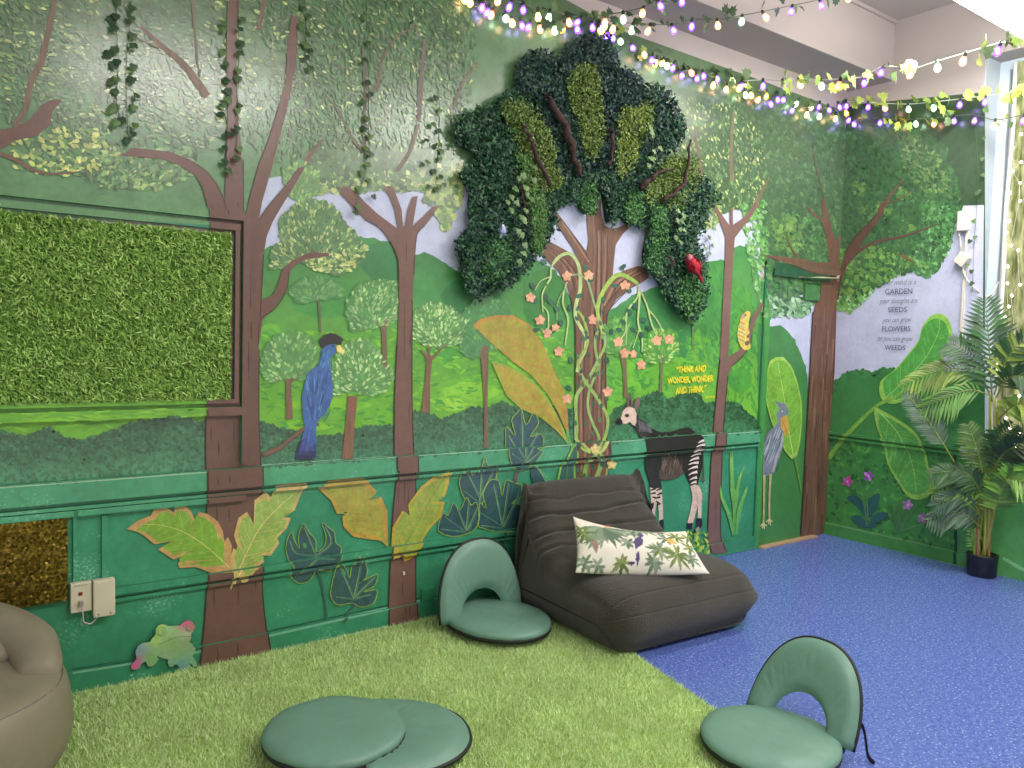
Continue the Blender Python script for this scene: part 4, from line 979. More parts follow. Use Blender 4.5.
R3.dabs([(838, 296), (858, 300), (876, 286), (874, 291), (850, 313), (838, 310)], 160, 5, 3, .5, [(130, 190, 110), (150, 204, 140), (100, 170, 80)], .7)
for cx, cy in ((905, 195), (885, 208), (868, 212), (906, 228), (860, 188), (912, 140)):
    R3.dabs(ellipse(cx, cy, 9, 8, 10), 26, 5, 3.6, 0, [(96, 136, 62), (84, 124, 60), (74, 116, 60)], 1.2)
R3.build('painted_canopy_leaves', P_LEAF, wallR, 'rounded crown of the painted corner tree beside the window')
R4 = Paint(12, 'R')
R4.poly([(818, 282), (835, 276), (845, 254), (855, 237), (866, 226), (877, 214), (881, 203), (886, 203), (884, 214), (873, 228), (862, 243), (858, 254), (848, 265), (842, 280), (839, 300), (818, 300)], (100, 68, 58))
R4.stroke([(881, 212), (887, 200), (897, 188), (905, 178)], [4.4, 4, 2, 1], (102, 72, 60)); R4.stroke([(884, 205), (898, 200), (914, 190)], [2.2, 1.4, .8], (92, 70, 56)); R4.stroke([(850, 258), (864, 248), (880, 241), (905, 236), (936, 225)], [4, 3.2, 2.4, 1.2], (98, 68, 58))
R4.stroke([(898, 254), (906, 258), (914, 262)], [1.6, 3, 1], (110, 84, 60)); R4.stroke([(845, 254), (855, 238), (877, 215)], [.8, .8], (66, 44, 40))
R4.poly([(818, 296), (836.5, 290), (835, 372), (829, 435), (822.8, 533), (815, 533)], (100, 66, 52))
R4.build('painted_boughs', P_BARK, wallR, 'brown painted boughs of the corner tree')
R5 = Paint(15, 'R')
k = lambda pts: Z(810, 260, 5.333, pts)
leaf_shape(R5, [(p[0], p[1]) for p in catmull([Vector((q[0], q[1], 0)) for q in k([(690, 286), (735, 310), (762, 380), (740, 440), (715, 500), (722, 570), (700, 650), (600, 705), (520, 745), (440, 768), (385, 742), (372, 690), (385, 640), (450, 590), (510, 520), (580, 430), (600, 360), (640, 305)])], 3, True)], k([(400, 740), (500, 650), (620, 520), (690, 380), (692, 310)]), (134, 192, 68), (70, 158, 62), (134, 188, 90), .9, 10, (98, 176, 84), .5, .36, 2)
R5.stroke([(893, 396), (880, 404), (866, 416), (850, 432), (838, 446), (829, 459)], [2, 3.4, 4.4, 5], (120, 172, 56), 4, (104, 168, 56))
k = lambda pts: Z(800, 400, 3.49, pts)
leaf_shape(R5, [(p[0], p[1]) for p in catmull([Vector((q[0], q[1], 0)) for q in k([(262, 24), (290, 38), (330, 58), (400, 108), (438, 170), (450, 230), (469, 280), (460, 325), (432, 345), (400, 346), (370, 328), (340, 280), (308, 225), (292, 150), (268, 90)])], 3, True)], k([(264, 28), (340, 110), (390, 210), (408, 320)]), (136, 190, 68), (78, 160, 64), (160, 202, 92), .88, 9, (120, 184, 84), .5, .36, 3)
R5.stroke(k([(380, -50), (330, -8), (262, 24)]), [1, 2.4, 2], (116, 168, 56))
R5.poly([(906, 402), (930, 385), (958, 380), (968, 392), (960, 414), (940, 420), (920, 412)], (56, 128, 58)); R5.stroke([(906, 402), (935, 398), (966, 394)], [1.4, .8], (96, 160, 70))
R5.poly([(930, 432), (948, 420), (962, 424), (964, 440), (950, 448)], (60, 140, 70))
R5.build('painted_large_leaves', P_LEAF, wallR, 'two large bright green painted leaves right of the corner')
R6 = Paint(17, 'R')
BLF = (34, 88, 92)
for pts in ([(275, 323), (278, 350), (262, 390), (240, 412), (230, 395), (240, 350)], [(165, 342), (190, 332), (215, 348), (230, 390), (232, 408), (205, 375)], [(180, 408), (215, 404), (240, 440), (236, 448), (205, 440)], [(310, 395), (275, 392), (248, 418), (252, 430), (290, 420)], [(272, 440), (255, 430), (236, 436), (245, 448)]):
    R6.poly(k(pts), BLF, 2)
R6.stroke(k([(236, 440), (225, 360), (200, 300), (185, 285)]), [1, .7], (96, 140, 90), 4); R6.stroke(k([(240, 420), (235, 330), (232, 285)]), [1, .7], (96, 140, 90), 4)
for fx, fy, cols in ((168, 284, ((206, 64, 146), (186, 92, 190))), (242, 265, ((150, 70, 180), (190, 110, 206))), (378, 366, ((176, 112, 176), (150, 100, 170))), (430, 412, ((170, 110, 190), (186, 120, 170)))):
    for a in range(5):
        x, y = k([(fx + 11 * math.cos(a * 1.257), fy + 11 * math.sin(a * 1.257))])[0]; R6.dab(x, y, 5.6, 3.6, a * 1.257, jit(cols[a % 2], .06))
    R6.dab(*k([(fx, fy)])[0], 1.8, 1.6, 0, (226, 200, 210))
for pts in ([(350, 460), (345, 390), (350, 345)], [(355, 460), (375, 410), (415, 368)], [(345, 460), (335, 420), (322, 360)], [(352, 462), (400, 440), (440, 435)], [(350, 460), (362, 400), (376, 380)]): R6.stroke(k(pts), [2, 3.4, .6], jit((70, 132, 62), .08), 4)
R6.build('painted_orchids', P_LEAF, wallR, 'purple painted flowers with blue green leaves by the floor')

# ------------------------------------------------------------------ lettering
def glyphs(txt, shear=0.0, bold=0.0, space=1.0):
    cu = bpy.data.curves.new('t', 'FONT'); cu.body = txt; cu.size = 1.0; cu.shear = shear; cu.offset = bold; cu.space_character = space; cu.resolution_u = 3
    o = bpy.data.objects.new('t', cu); COL.objects.link(o)
    bpy.context.view_layer.update()
    me = bpy.data.meshes.new_from_object(o.evaluated_get(bpy.context.evaluated_depsgraph_get()))
    V = [(v.co.x, v.co.y) for v in me.vertices]; Fc = [tuple(p.vertices) for p in me.polygons]
    bpy.data.objects.remove(o); bpy.data.curves.remove(cu); bpy.data.meshes.remove(me)
    return V, Fc

def lettering(name, lines, col, w, parent, label, shear=0.0, bold=0.0, wob=0.0):
    VV, FF = [], []
    for txt, x0, y0, x1, y1, h, sh, bo in lines:
        V, Fc = glyphs(txt, sh, bo)
        a0, a1 = min(v[0] for v in V), max(v[0] for v in V)
        b = len(VV)
        for x, y in V:
            t = (x - a0) / (a1 - a0)
            px = x0 + (x1 - x0) * t; py = y0 + (y1 - y0) * t - y / 0.70 * h + wob * math.sin(t * 37)
            VV.append(ww(w, *wc(w, px, py), 0.0125))
        FF += [tuple(i + b for i in f) for f in Fc]
    o = link_mesh(name, mesh_from(VV, FF), mat(name + '_paint', col, 0.45), parent, False); o['label'] = label
lettering('painted_quote', [('\u201cTHINK AND', 675, 372.6, 704.6, 371.2, 6.2, .08, .03), ('WONDER, WONDER', 666, 383.4, 712, 381.0, 6.0, -.05, .03), ('AND THINK.\u201d', 674, 393.9, 705, 391.4, 6.2, .08, .03), ('DR. SEUSS', 704, 398.2, 713.6, 397.6, 1.9, 0, .02)], (236, 216, 52), 'L', wallL, 'yellow hand lettered quotation on the meadow', wob=0.45)
lettering('printed_verse', [('your mind is a', 881, 285.2, 917, 284.6, 5.2, .45, -.006), ('GARDEN', 886, 294.6, 913.2, 293.8, 5.6, 0, 0.006), ('your thoughts are', 880, 303.6, 918.4, 302.8, 5.2, .45, -.006), ('SEEDS', 889, 312.4, 907.8, 312.0, 5.2, 0, 0.006), ('you can grow', 883, 322.4, 912.6, 321.8, 5.2, .45, -.006), ('FLOWERS', 883, 331.4, 911.4, 331.2, 5.0, 0, 0.006), ('or you can grow', 878.5, 340.6, 913.8, 341.4, 5.2, .45, -.006), ('WEEDS', 885.4, 349.6, 906.2, 350.2, 4.8, 0, 0.006)], (84, 88, 104), 'R', wallR, 'grey lettered verse on the lavender sky')
# ------------------------------------------------------------------ artificial turf on the floor
def leafcloud(cent, nrm, size, aspect, pal, tilt=0.6, up=None, fold=0.25, amt=0.15):
    """many small folded leaves: centres (n,3), outward normal, returns verts, faces, cols"""
    n = len(cent); cent = np.asarray(cent, float)
    N = np.tile(np.asarray(nrm, float), (n, 1)) + RNG.normal(0, tilt, (n, 3)); N /= np.linalg.norm(N, axis=1)[:, None]
    if up is None: A = RNG.normal(0, 1, (n, 3))
    else: A = np.tile(np.asarray(up, float), (n, 1)) + RNG.normal(0, 0.7, (n, 3))
    A -= N * (A * N).sum(1)[:, None]; A /= np.linalg.norm(A, axis=1)[:, None]
    Bv = np.cross(N, A)
    s = size * RNG.uniform(0.65, 1.35, n)[:, None]
    p0 = cent - A * s * .5; p2 = cent + A * s * .5
    lift = N * s * fold * .5
    p1 = cent + Bv * s * aspect * .5 - lift; p3 = cent - Bv * s * aspect * .5 - lift
    V = np.stack([p0, p1, p2, p3], 1).reshape(-1, 3)
    idx = np.arange(n) * 4
    Fc = np.concatenate([np.stack([idx, idx + 1, idx + 2], 1), np.stack([idx, idx + 2, idx + 3], 1)])
    P = np.array([lin(c)[:3] for c in pal])
    c = P[RNG.integers(0, len(P), n)] * RNG.uniform(1 - amt, 1 + amt, (n, 1))
    C = np.concatenate([np.repeat(c, 4, 0), np.ones((n * 4, 1))], 1)
    return V, Fc, C


def fast_mesh(V, Fc, C=None):
    me = bpy.data.meshes.new('m')
    V = np.asarray(V, np.float32); Fc = np.asarray(Fc, np.int32)
    k = Fc.shape[1]
    me.vertices.add(len(V)); me.vertices.foreach_set('co', V.ravel())
    me.loops.add(Fc.size); me.loops.foreach_set('vertex_index', Fc.ravel())
    me.polygons.add(len(Fc)); me.polygons.foreach_set('loop_start', np.arange(0, Fc.size, k, dtype=np.int32))
    if C is not None:
        a = me.color_attributes.new('Col', 'FLOAT_COLOR', 'POINT'); a.data.foreach_set('color', np.asarray(C, np.float32).ravel())
    me.update(calc_edges=True); me.validate()
    return me

BLADE = attr_mat('turf_blade', rough=0.55, amt=0.08, s1=6, s2=30, bump=0, spec=0.3)
LEAFM = attr_mat('artificial_leaf', rough=0.45, amt=0.10, s1=12, s2=60, bump=0, spec=0.35)
TURF_BASE = mat('turf_backing', (140, 164, 84), 0.9, var=0.2, scale=60)

def turf_edge(y): return 2.608 + (y - 2.494) * 0.222
tp = [(-1.2, -0.2), (turf_edge(-0.2), -0.2), (turf_edge(3.44), 3.44), (-1.2, 3.44)]
bm = bmesh.new()
lo = [bm.verts.new((x, y, 0.001)) for x, y in tp]; hi = [bm.verts.new((x, y, 0.010)) for x, y in tp]
bm.faces.new(hi); bm.faces.new(lo[::-1])
for i in range(4): bm.faces.new([lo[i], lo[(i + 1) % 4], hi[(i + 1) % 4], hi[i]])
turf = bm_obj('turf_rug', bm, TURF_BASE); tag(turf, 'light green artificial turf rug covering the floor along the mural wall', 'rug')
n = 185000
ys = RNG.uniform(1.0, 3.435, n * 2); xs = RNG.uniform(0.0, 2.83, n * 2)
ok = (xs < turf_edge(ys)); xs, ys = xs[ok][:n], ys[ok][:n]; n = len(xs)
hgt = RNG.uniform(.012, .024, n); ang = RNG.uniform(0, 2 * PI, n); ln = RNG.uniform(.003, .020, n); wa = RNG.uniform(0, 2 * PI, n)
b0 = np.stack([xs, ys, np.full(n, .009)], 1)
tip = b0 + np.stack([np.cos(ang) * ln, np.sin(ang) * ln, hgt], 1)
wv = np.stack([np.cos(wa), np.sin(wa), np.zeros(n)], 1) * 0.0016
V = np.stack([b0 - wv, b0 + wv, tip], 1).reshape(-1, 3)
patch = 0.5 + 0.5 * np.sin(xs * 9 + 2 * np.sin(ys * 7)) * np.sin(ys * 11 + 1.7 * np.sin(xs * 6))
pal = np.array([lin(c)[:3] for c in ((202, 226, 156), (214, 234, 170), (186, 216, 138), (222, 238, 184), (168, 202, 122))])
c = pal[RNG.integers(0, 5, n)] * RNG.uniform(.85, 1.15, (n, 1)) * (0.9 + 0.16 * patch[:, None])
C = np.concatenate([np.repeat(c, 3, 0), np.ones((n * 3, 1))], 1)
pile = link_mesh('turf_pile', fast_mesh(V, np.arange(n * 3).reshape(-1, 3), C), BLADE, turf, False); pile['kind'] = 'stuff'

# ------------------------------------------------------------------ grass mat on the wall
GX0, GX1, GZ0, GZ1 = 0.0, 1.050, 1.150, 1.848
gp = box_obj('grass_wall_panel', GX0, GX1, WALL_Y - 0.020, WALL_Y - 0.004, GZ0 + .006, GZ1 - .006, mat('grass_panel_backing', (70, 96, 34), 0.9, var=0.2, scale=50))
tag(gp, 'rectangular artificial grass panel fixed high on the mural wall at the left', 'wall panel')
n = 26000
cent = np.stack([RNG.uniform(GX0, GX1, n), WALL_Y - RNG.uniform(.018, .036, n), RNG.uniform(GZ0, GZ1, n)], 1)
V, Fc, C = leafcloud(cent, (0, -1, 0.35), .026, .22, [(132, 170, 74), (156, 194, 96), (104, 146, 56), (178, 210, 120), (118, 160, 68), (88, 128, 50)], tilt=.55, up=(.5, 0, -.8), fold=.1)
o = link_mesh('blades', fast_mesh(V, Fc, C), BLADE, gp, False); o['kind'] = 'stuff'

# ------------------------------------------------------------------ gold sequin panel
SX0, SX1, SZ0, SZ1 = -0.12, wc('L', 67, 556)[0], wc('L', 50, 601)[1], wc('L', 34, 518)[1]
sp = box_obj('sequin_panel', SX0, SX1, WALL_Y - .026, WALL_Y - .003, SZ0, SZ1, mat('sequin_cloth', (60, 48, 14), 0.7), bevel=.008)
tag(sp, 'gold sequin panel on the lower left of the mural wall', 'wall panel')
GOLD, nt, b = new_mat('gold_sequin')
b.inputs['Metallic'].default_value = 0.8; b.inputs['Roughness'].default_value = 0.42
at = nt.nodes.new('ShaderNodeAttribute'); at.attribute_name = 'Col'; nt.links.new(at.outputs['Color'], b.inputs['Base Color'])
V, Fc, C = [], [], []
step = .0085
for j, z in enumerate(np.arange(SZ0 + .004, SZ1 - .003, step)):
    for x in np.arange(SX0 + .004 + (j % 2) * step / 2, SX1 - .003, step):
        if x < 0.19: continue
        ox, oz = max(0, x - (SX1 - .02)), max(0, abs(z - (SZ0 + SZ1) / 2) - ((SZ1 - SZ0) / 2 - .02))
        if math.hypot(ox, oz) > .02: continue
        tx, tz = random.gauss(0, .13), random.gauss(-.12, .14)
        k0 = len(V); y0 = WALL_Y - .029 - random.random() * .003
        c = lin(jit(random.choice([(140, 116, 44), (124, 102, 36), (156, 130, 60), (104, 84, 28)]), .1))
        for q in range(7):
            a = q * 2 * PI / 7; dx, dz = .0050 * math.cos(a), .0050 * math.sin(a)
            V.append((x + dx, y0 + dx * tx + dz * tz, z + dz)); C.append(c)
        Fc.append(tuple(range(k0, k0 + 7)))
o = link_mesh('sequins', mesh_from(V, Fc, C), GOLD, sp, False); o['kind'] = 'stuff'

# ------------------------------------------------------------------ wall sockets
PLAST = mat('cream_plastic', (206, 196, 172), 0.4, var=0.04, scale=8)
def wallbox(name, px0, py0, px1, py1, d, label, cat, m, bev=.004):
    a0, b1 = wc('L', px0, py0); a1, b0 = wc('L', px1, py1)
    o = box_obj(name, -(a1 - a0) / 2, (a1 - a0) / 2, -d, 0, -(b1 - b0) / 2, (b1 - b0) / 2, m, None, bev)
    o.location = ((a0 + a1) / 2, WALL_Y - .0135, (b0 + b1) / 2); tag(o, label, cat)
    return o, (a1 - a0) / 2, (b1 - b0) / 2
so, hw, hh = wallbox('phone_socket', 69, 581.5, 90, 607.5, .028, 'cream phone socket with a grey plug and small red window', 'socket', PLAST)
box_obj('red_window', -.010, .004, -.0295, -.027, .008, .022, mat('red_window', (120, 40, 24), .3), so)
box_obj('plug', -.008, .006, -.044, -.027, -.032, -.010, mat('grey_plug', (150, 140, 132), .4), so, bevel=.002)
g = Geo(); g.tube(catmull([(-.001, -.040, -.024), (.003, -.044, -.060), (.006, -.040, -.092), (.016, -.036, -.102), (.034, -.03, -.108), (.056, -.018, -.092), (.066, -.004, -.074)], 5), .0028, 6)
g.obj('cord', mat('grey_cord', (178, 176, 172), .5), so)
bmt = bmesh.new()
for x in (-.024, -.016, -.008, 0, .008, .016): add_box(bmt, x, x + .005, -.0288, -.0275, .046, .050)
bm_obj('embossing', bmt, mat('embossing', (150, 140, 120), .6), so)
jb, hw, hh = wallbox('junction_box', 91, 578, 113, 611, .040, 'blank cream junction box right of the phone socket', 'junction box', PLAST, .007)
bmt = bmesh.new()
add_box(bmt, -.024, -.018, -.0408, -.039, -hh + .010, -hh + .015); bm_obj('screw', bmt, mat('screw_dark', (110, 90, 70), .5), jb)
bmt = bmesh.new(); add_box(bmt, .018, .024, -.0408, -.039, -hh + .010, -hh + .015); bm_obj('screw', bmt, bpy.data.materials['screw_dark'], jb)
gb, hw, hh = wallbox('socket_cover', 420, 588.5, 432, 599, .022, 'small green painted socket cover above the baseboard beside the green floor seat', 'socket', mat('green_box_paint', (44, 128, 84), .35, var=.1), .003)
gb.location.y = WALL_Y - .001

def proj(p):
    q = np.array(p) - EYE; z = q @ D_; return (CX + FPX * (q @ R_) / z, CY - FPX * (q @ U_) / z)
# ------------------------------------------------------------------ cut-out frog
FR = Z(110, 600, 8, [(155, 515), (165, 490), (200, 450), (190, 390), (210, 350), (250, 325), (305, 318), (320, 292), (350, 262), (353, 215), (372, 188), (400, 176), (428, 180), (455, 192), (500, 190), (550, 186), (570, 160), (610, 145), (645, 160), (662, 190), (655, 225), (634, 248), (632, 290), (615, 312), (645, 338), (670, 372), (655, 402), (645, 430), (672, 470), (680, 508), (655, 515), (632, 490), (618, 486), (634, 520), (650, 545), (632, 568), (600, 578), (588, 556), (562, 556), (535, 575), (515, 600), (490, 600), (515, 560), (540, 524), (525, 500), (508, 492), (482, 515), (458, 510), (448, 480), (452, 456), (400, 440), (360, 428), (372, 450), (350, 490), (320, 512), (290, 508), (272, 468), (240, 488), (222, 520), (195, 536), (165, 532)])
def frog_col(px, py):
    x, y = (px - 110) * 8, (py - 600) * 8
    stops = [(190, 505, (206, 92, 150)), (225, 400, (120, 150, 170)), (250, 340, (150, 170, 176)), (340, 320, (168, 206, 110)), (400, 235, (186, 214, 120)), (480, 230, (150, 200, 140)), (600, 180, (214, 96, 150)), (640, 195, (226, 130, 140)), (600, 270, (172, 190, 150)), (480, 340, (128, 172, 104)), (600, 350, (134, 168, 112)), (560, 430, (130, 168, 118)), (580, 510, (104, 158, 150)), (500, 590, (110, 150, 128)), (330, 470, (120, 170, 104)), (660, 480, (120, 168, 124))]
    ws = [1 / (((x - a) ** 2 + (y - b) ** 2) + 300) ** 1.3 for a, b, _ in stops]; s = sum(ws)
    return tuple(sum(w_ * c[i] for w_, (_, _, c) in zip(ws, stops)) / s for i in range(3))
ab = [wc('L', *p) for p in FR]
bm = bmesh.new(); cl = bm.verts.layers.float_color.new('Col')
tri = tessellate_polygon([[Vector((a, b, 0)) for a, b in ab]])
front = [bm.verts.new((a, WALL_Y - .032, max(b, .012))) for a, b in ab]; back = [bm.verts.new((a, WALL_Y - .025, max(b, .012))) for a, b in ab]
for vs in (front, back):
    for v, p in zip(vs, FR): v[cl] = lin(frog_col(*p)) if vs is front else lin((40, 60, 44))
for t in tri: bm.faces.new([front[i] for i in t]); bm.faces.new([back[i] for i in reversed(t)])
for i in range(len(ab)):
    j = (i + 1) % len(ab); bm.faces.new([front[i], back[i], back[j], front[j]])
ex = [e for e in bm.edges if all(v in set(front) for v in e.verts)]
bmesh.ops.subdivide_edges(bm, edges=ex, cuts=5, use_grid_fill=True)
for v in bm.verts:
    if v.co.y < WALL_Y - .031: v[cl] = lin(frog_col(*proj(v.co)))
fr = bm_obj('frog_ornament', bm, attr_mat('frog_metal', rough=0.4, amt=0.08, s1=20, s2=80, bump=0)); tag(fr, 'flat multicoloured frog cut-out mounted low on the wall above the turf', 'ornament')
def on_frog(px, py): a, b = wc('L', px, py); return Vector((a, WALL_Y - .033, b))
EYEL = mat('frog_lines', (96, 140, 96), .5)
for cx, cy, r in ((159.5, 629.5, 4.6), (187.5, 625, 4.2)):
    g = Geo(); g.tube([on_frog(*p) for p in ellipse(cx, cy, r, r, 20)] + [on_frog(cx + r, cy)], .0009, 5); g.tube([on_frog(*p) for p in ellipse(cx - .5, cy + .5, r * .55, r * .6, 16)] + [on_frog(cx - .5 + r * .55, cy + .5)], .0009, 5)
    g.obj('eye', EYEL, fr)
g = Geo(); g.tube(catmull([on_frog(*p) for p in ((157, 642), (168, 637), (178, 634), (189, 634))], 5), .0009, 5); g.obj('mouth', EYEL, fr)

# ------------------------------------------------------------------ floor seats
GREENF = mat('green_nylon', (101, 138, 121), 0.45, var=0.05, scale=9, bump=0.45, bscale=13, spec=0.4)
BLACKF = mat('black_webbing', (22, 24, 24), 0.6, bump=0.05)
def seat_cushion(r, label_parent, z0=0.008, th=0.05, lx=1.0):
    prof_top = [(r + .000, z0 + .022), (r + .004, z0 + .032), (r - .003, z0 + .043), (r - .02, z0 + .052), (r * .7, z0 + th + .010), (r * .4, z0 + th + .010), (r * .1, z0 + th + .008), (.001, z0 + th + .008)]
    V, Fc = lathe_data(prof_top, 56, False)
    W = []
    for v in V:
        a = math.atan2(v.y, v.x); rr = v.xy.length
        W.append(Vector((v.x * lx, v.y, v.z)) + Vector((0, 0, -.012 * math.exp(-((v.x - r * .1 - v.y * .7) / .02) ** 2) * max(0, rr / r - .55) * 0 + .007 * mnoise.noise(Vector((v.x * 9, v.y * 9, 1.3))) + .004 * math.sin(a * 23 + 3 * mnoise.noise(Vector((v.x * 5, v.y * 5, 0)))) * max(0, rr / r - .6))))
    link_mesh('seat', mesh_from(W, Fc), GREENF, label_parent)
    V, Fc = lathe_data([(r - .012, z0), (r + .002, z0 + .006), (r + .004, z0 + .016), (r + .001, z0 + .023), (r - .02, z0 + .026)], 56, True)
    V = [Vector((v.x * lx, v.y, v.z)) for v in V]
    link_mesh('base', mesh_from(V, Fc), BLACKF, label_parent)

def horseshoe(ow, oh, iw, ih, th, parent, Mx, name='backrest', wr=1.0):
    """arched back pad around an arched opening, lying in the local (u, w) plane, puffed along n"""
    NT, NR = 48, 11
    for part, mtl in (('front', GREENF), ('rear', BLACKF)):
        V, Fc = [], []
        for i in range(NT + 1):
            t = PI * i / NT
            e = 0.86
            cu, sw = math.copysign(abs(math.cos(t)) ** e, math.cos(t)), math.sin(t) ** e if math.sin(t) > 0 else 0.0
            o_ = Vector((ow * cu, oh * sw, 0)); i_ = Vector((iw * math.cos(t), ih * math.sin(t), 0))
            for j in range(NR):
                q = j / (NR - 1); s = 2 * q - 1
                p = i_.lerp(o_, q)
                hgt = th * (1 - abs(s) ** 3.2) ** .5 if abs(s) < 1 else 0.0
                if part == 'front':
                    wrk = .007 * wr * math.sin(t * 40 + 4 * mnoise.noise(Vector((p.x * 8, p.y * 8, 2)))) * (1 - q) * q * 2.5 + .007 * mnoise.noise(p * 11)
                    p.z = hgt * .72 + wrk * (1 - abs(s)) + 0.002
                else: p.z = -hgt * .40 - .001
                V.append(Mx @ p)
        for i in range(NT):
            for j in range(NR - 1):
                a = i * NR + j; Fc.append((a, a + NR, a + NR + 1, a + 1))
        if part == 'front': Fc.append(tuple(range(NR))); Fc.append(tuple(range(NT * NR, NT * NR + NR)))
        me = mesh_from(V, Fc); bmx = bmesh.new(); bmx.from_mesh(me); bmesh.ops.recalc_face_normals(bmx, faces=bmx.faces); bmx.to_mesh(me); bmx.free()
        link_mesh(name if part == 'front' else 'backrest_cover', me, mtl, parent)
    # black edge band along the outer rim
    g = Geo(); pts = []
    for i in range(NT + 1):
        t = PI * i / NT; e = 0.86
        pts.append(Mx @ Vector((ow * math.copysign(abs(math.cos(t)) ** e, math.cos(t)), oh * (math.sin(t) ** e if math.sin(t) > 0 else 0), -.002)))
    g.tube(pts, .0075, 6); g.obj('edge_binding', BLACKF, parent)

def floor_seat(cx, cy, face, lean, label, r=.24, hinge=.115, ow=.265, oh=.40, iw=.165, ih=.205, flat=False, z=0.028, lx=1.0):
    """face: direction the sitter looks (radians, world); local +x faces forward"""
    t = empty('floor_seat', (cx, cy, z), face); tag(t, label, 'floor seat', 'green folding floor seats')
    if not flat:
        seat_cushion(r, t, lx=lx)
        # hinge line at x = -hinge, u along local y, w up leaning back
        wv = Vector((-math.sin(lean), 0, math.cos(lean))); nv = Vector((math.cos(lean), 0, math.sin(lean)))
    else:
        seat_cushion(r, t, .030, .05)
        wv = Vector((-1, 0, 0)); nv = Vector((0, 0, 1))
    uv = wv.cross(nv)
    Mx = Matrix.Identity(4)
    for i in range(3): Mx[i][0], Mx[i][1], Mx[i][2] = uv[i], wv[i], nv[i]
    Mx.translation = Vector((-hinge, 0, .030 if not flat else .020))
    horseshoe(ow, oh, iw, ih, .042, t, Mx)
    for s in (-1, 1):
        V, Fc = lathe_data([(.012, -.02), (.014, 0), (.012, .02)], 10); Mh = Matrix.Translation((-hinge, s * (iw + ow) / 2, .022 if not flat else .012)) @ Matrix.Rotation(PI / 2, 4, 'X')
        link_mesh('hinge', mesh_from([Mh @ v for v in V], Fc), BLACKF, t)
    return t

floor_seat(2.258, 3.125, -PI / 2 + .10, math.radians(10), 'green folding floor seat with upright arched back, against the wall beside the dark lounge chair', ow=.262, oh=.37, iw=.135, ih=.125, hinge=.115, lx=1.18)
floor_seat(1.12, 2.478, math.atan2(.38, -.925), 0, 'green floor seat folded out flat on the turf', r=.238, hinge=.09, ow=.270, oh=.375, iw=.10, ih=.09, flat=True)
fs = floor_seat(2.385, 1.645, PI + .03, math.radians(27), 'green folding floor seat with a black strap, half on the blue floor', r=.235, ow=.214, oh=.328, iw=.110, ih=.125, hinge=.172, z=.026)
g = Geo(); 
p3 = catmull([(-.215, .20, .10), (-.235, .205, .105), (-.245, .212, .08), (-.250, .220, .03), (-.252, .228, -.005), (-.255, .25, -.022)], 6)
V, Fc = [], []
for i, p in enumerate(p3): V += [p + Vector((.004, .004, .010)), p + Vector((-.004, -.004, -.010))]
for i in range(len(p3) - 1): Fc.append((2 * i, 2 * i + 1, 2 * i + 3, 2 * i + 2))
st = link_mesh('strap', mesh_from(V, Fc), BLACKF, fs); sm = st.modifiers.new('thick', 'SOLIDIFY'); sm.thickness = .003

# ------------------------------------------------------------------ dark lounge chair
BOUCLE = mat('charcoal_boucle', (59, 56, 46), 0.95, var=0.3, scale=140, bump=1.0, bscale=200, spec=0.15, sheen=0.25)
prof = [(0.10, 0.012), (0.03, 0.05), (-0.02, 0.13), (-0.012, 0.215), (0.05, 0.285), (0.17, 0.322), (0.34, 0.325), (0.50, 0.335), (0.61, 0.385), (0.70, 0.475), (0.775, 0.575), (0.835, 0.652), (0.885, 0.672), (0.925, 0.64), (0.94, 0.5), (0.94, 0.3), (0.935, 0.1), (0.89, 0.018), (0.5, 0.008)]
loop = [(p.x, p.y) for p in catmull([Vector((a, b, 0)) for a, b in prof], 28, True)]
NP = len(loop); NSC = 72
arc = [0.0]
for i in range(1, NP): arc.append(arc[-1] + math.dist(loop[i], loop[i - 1]))
nrm2 = []
for i in range(NP):
    t = (loop[(i + 1) % NP][0] - loop[i - 1][0], loop[(i + 1) % NP][1] - loop[i - 1][1]); L = math.hypot(*t); nrm2.append((-t[1] / L, t[0] / L))
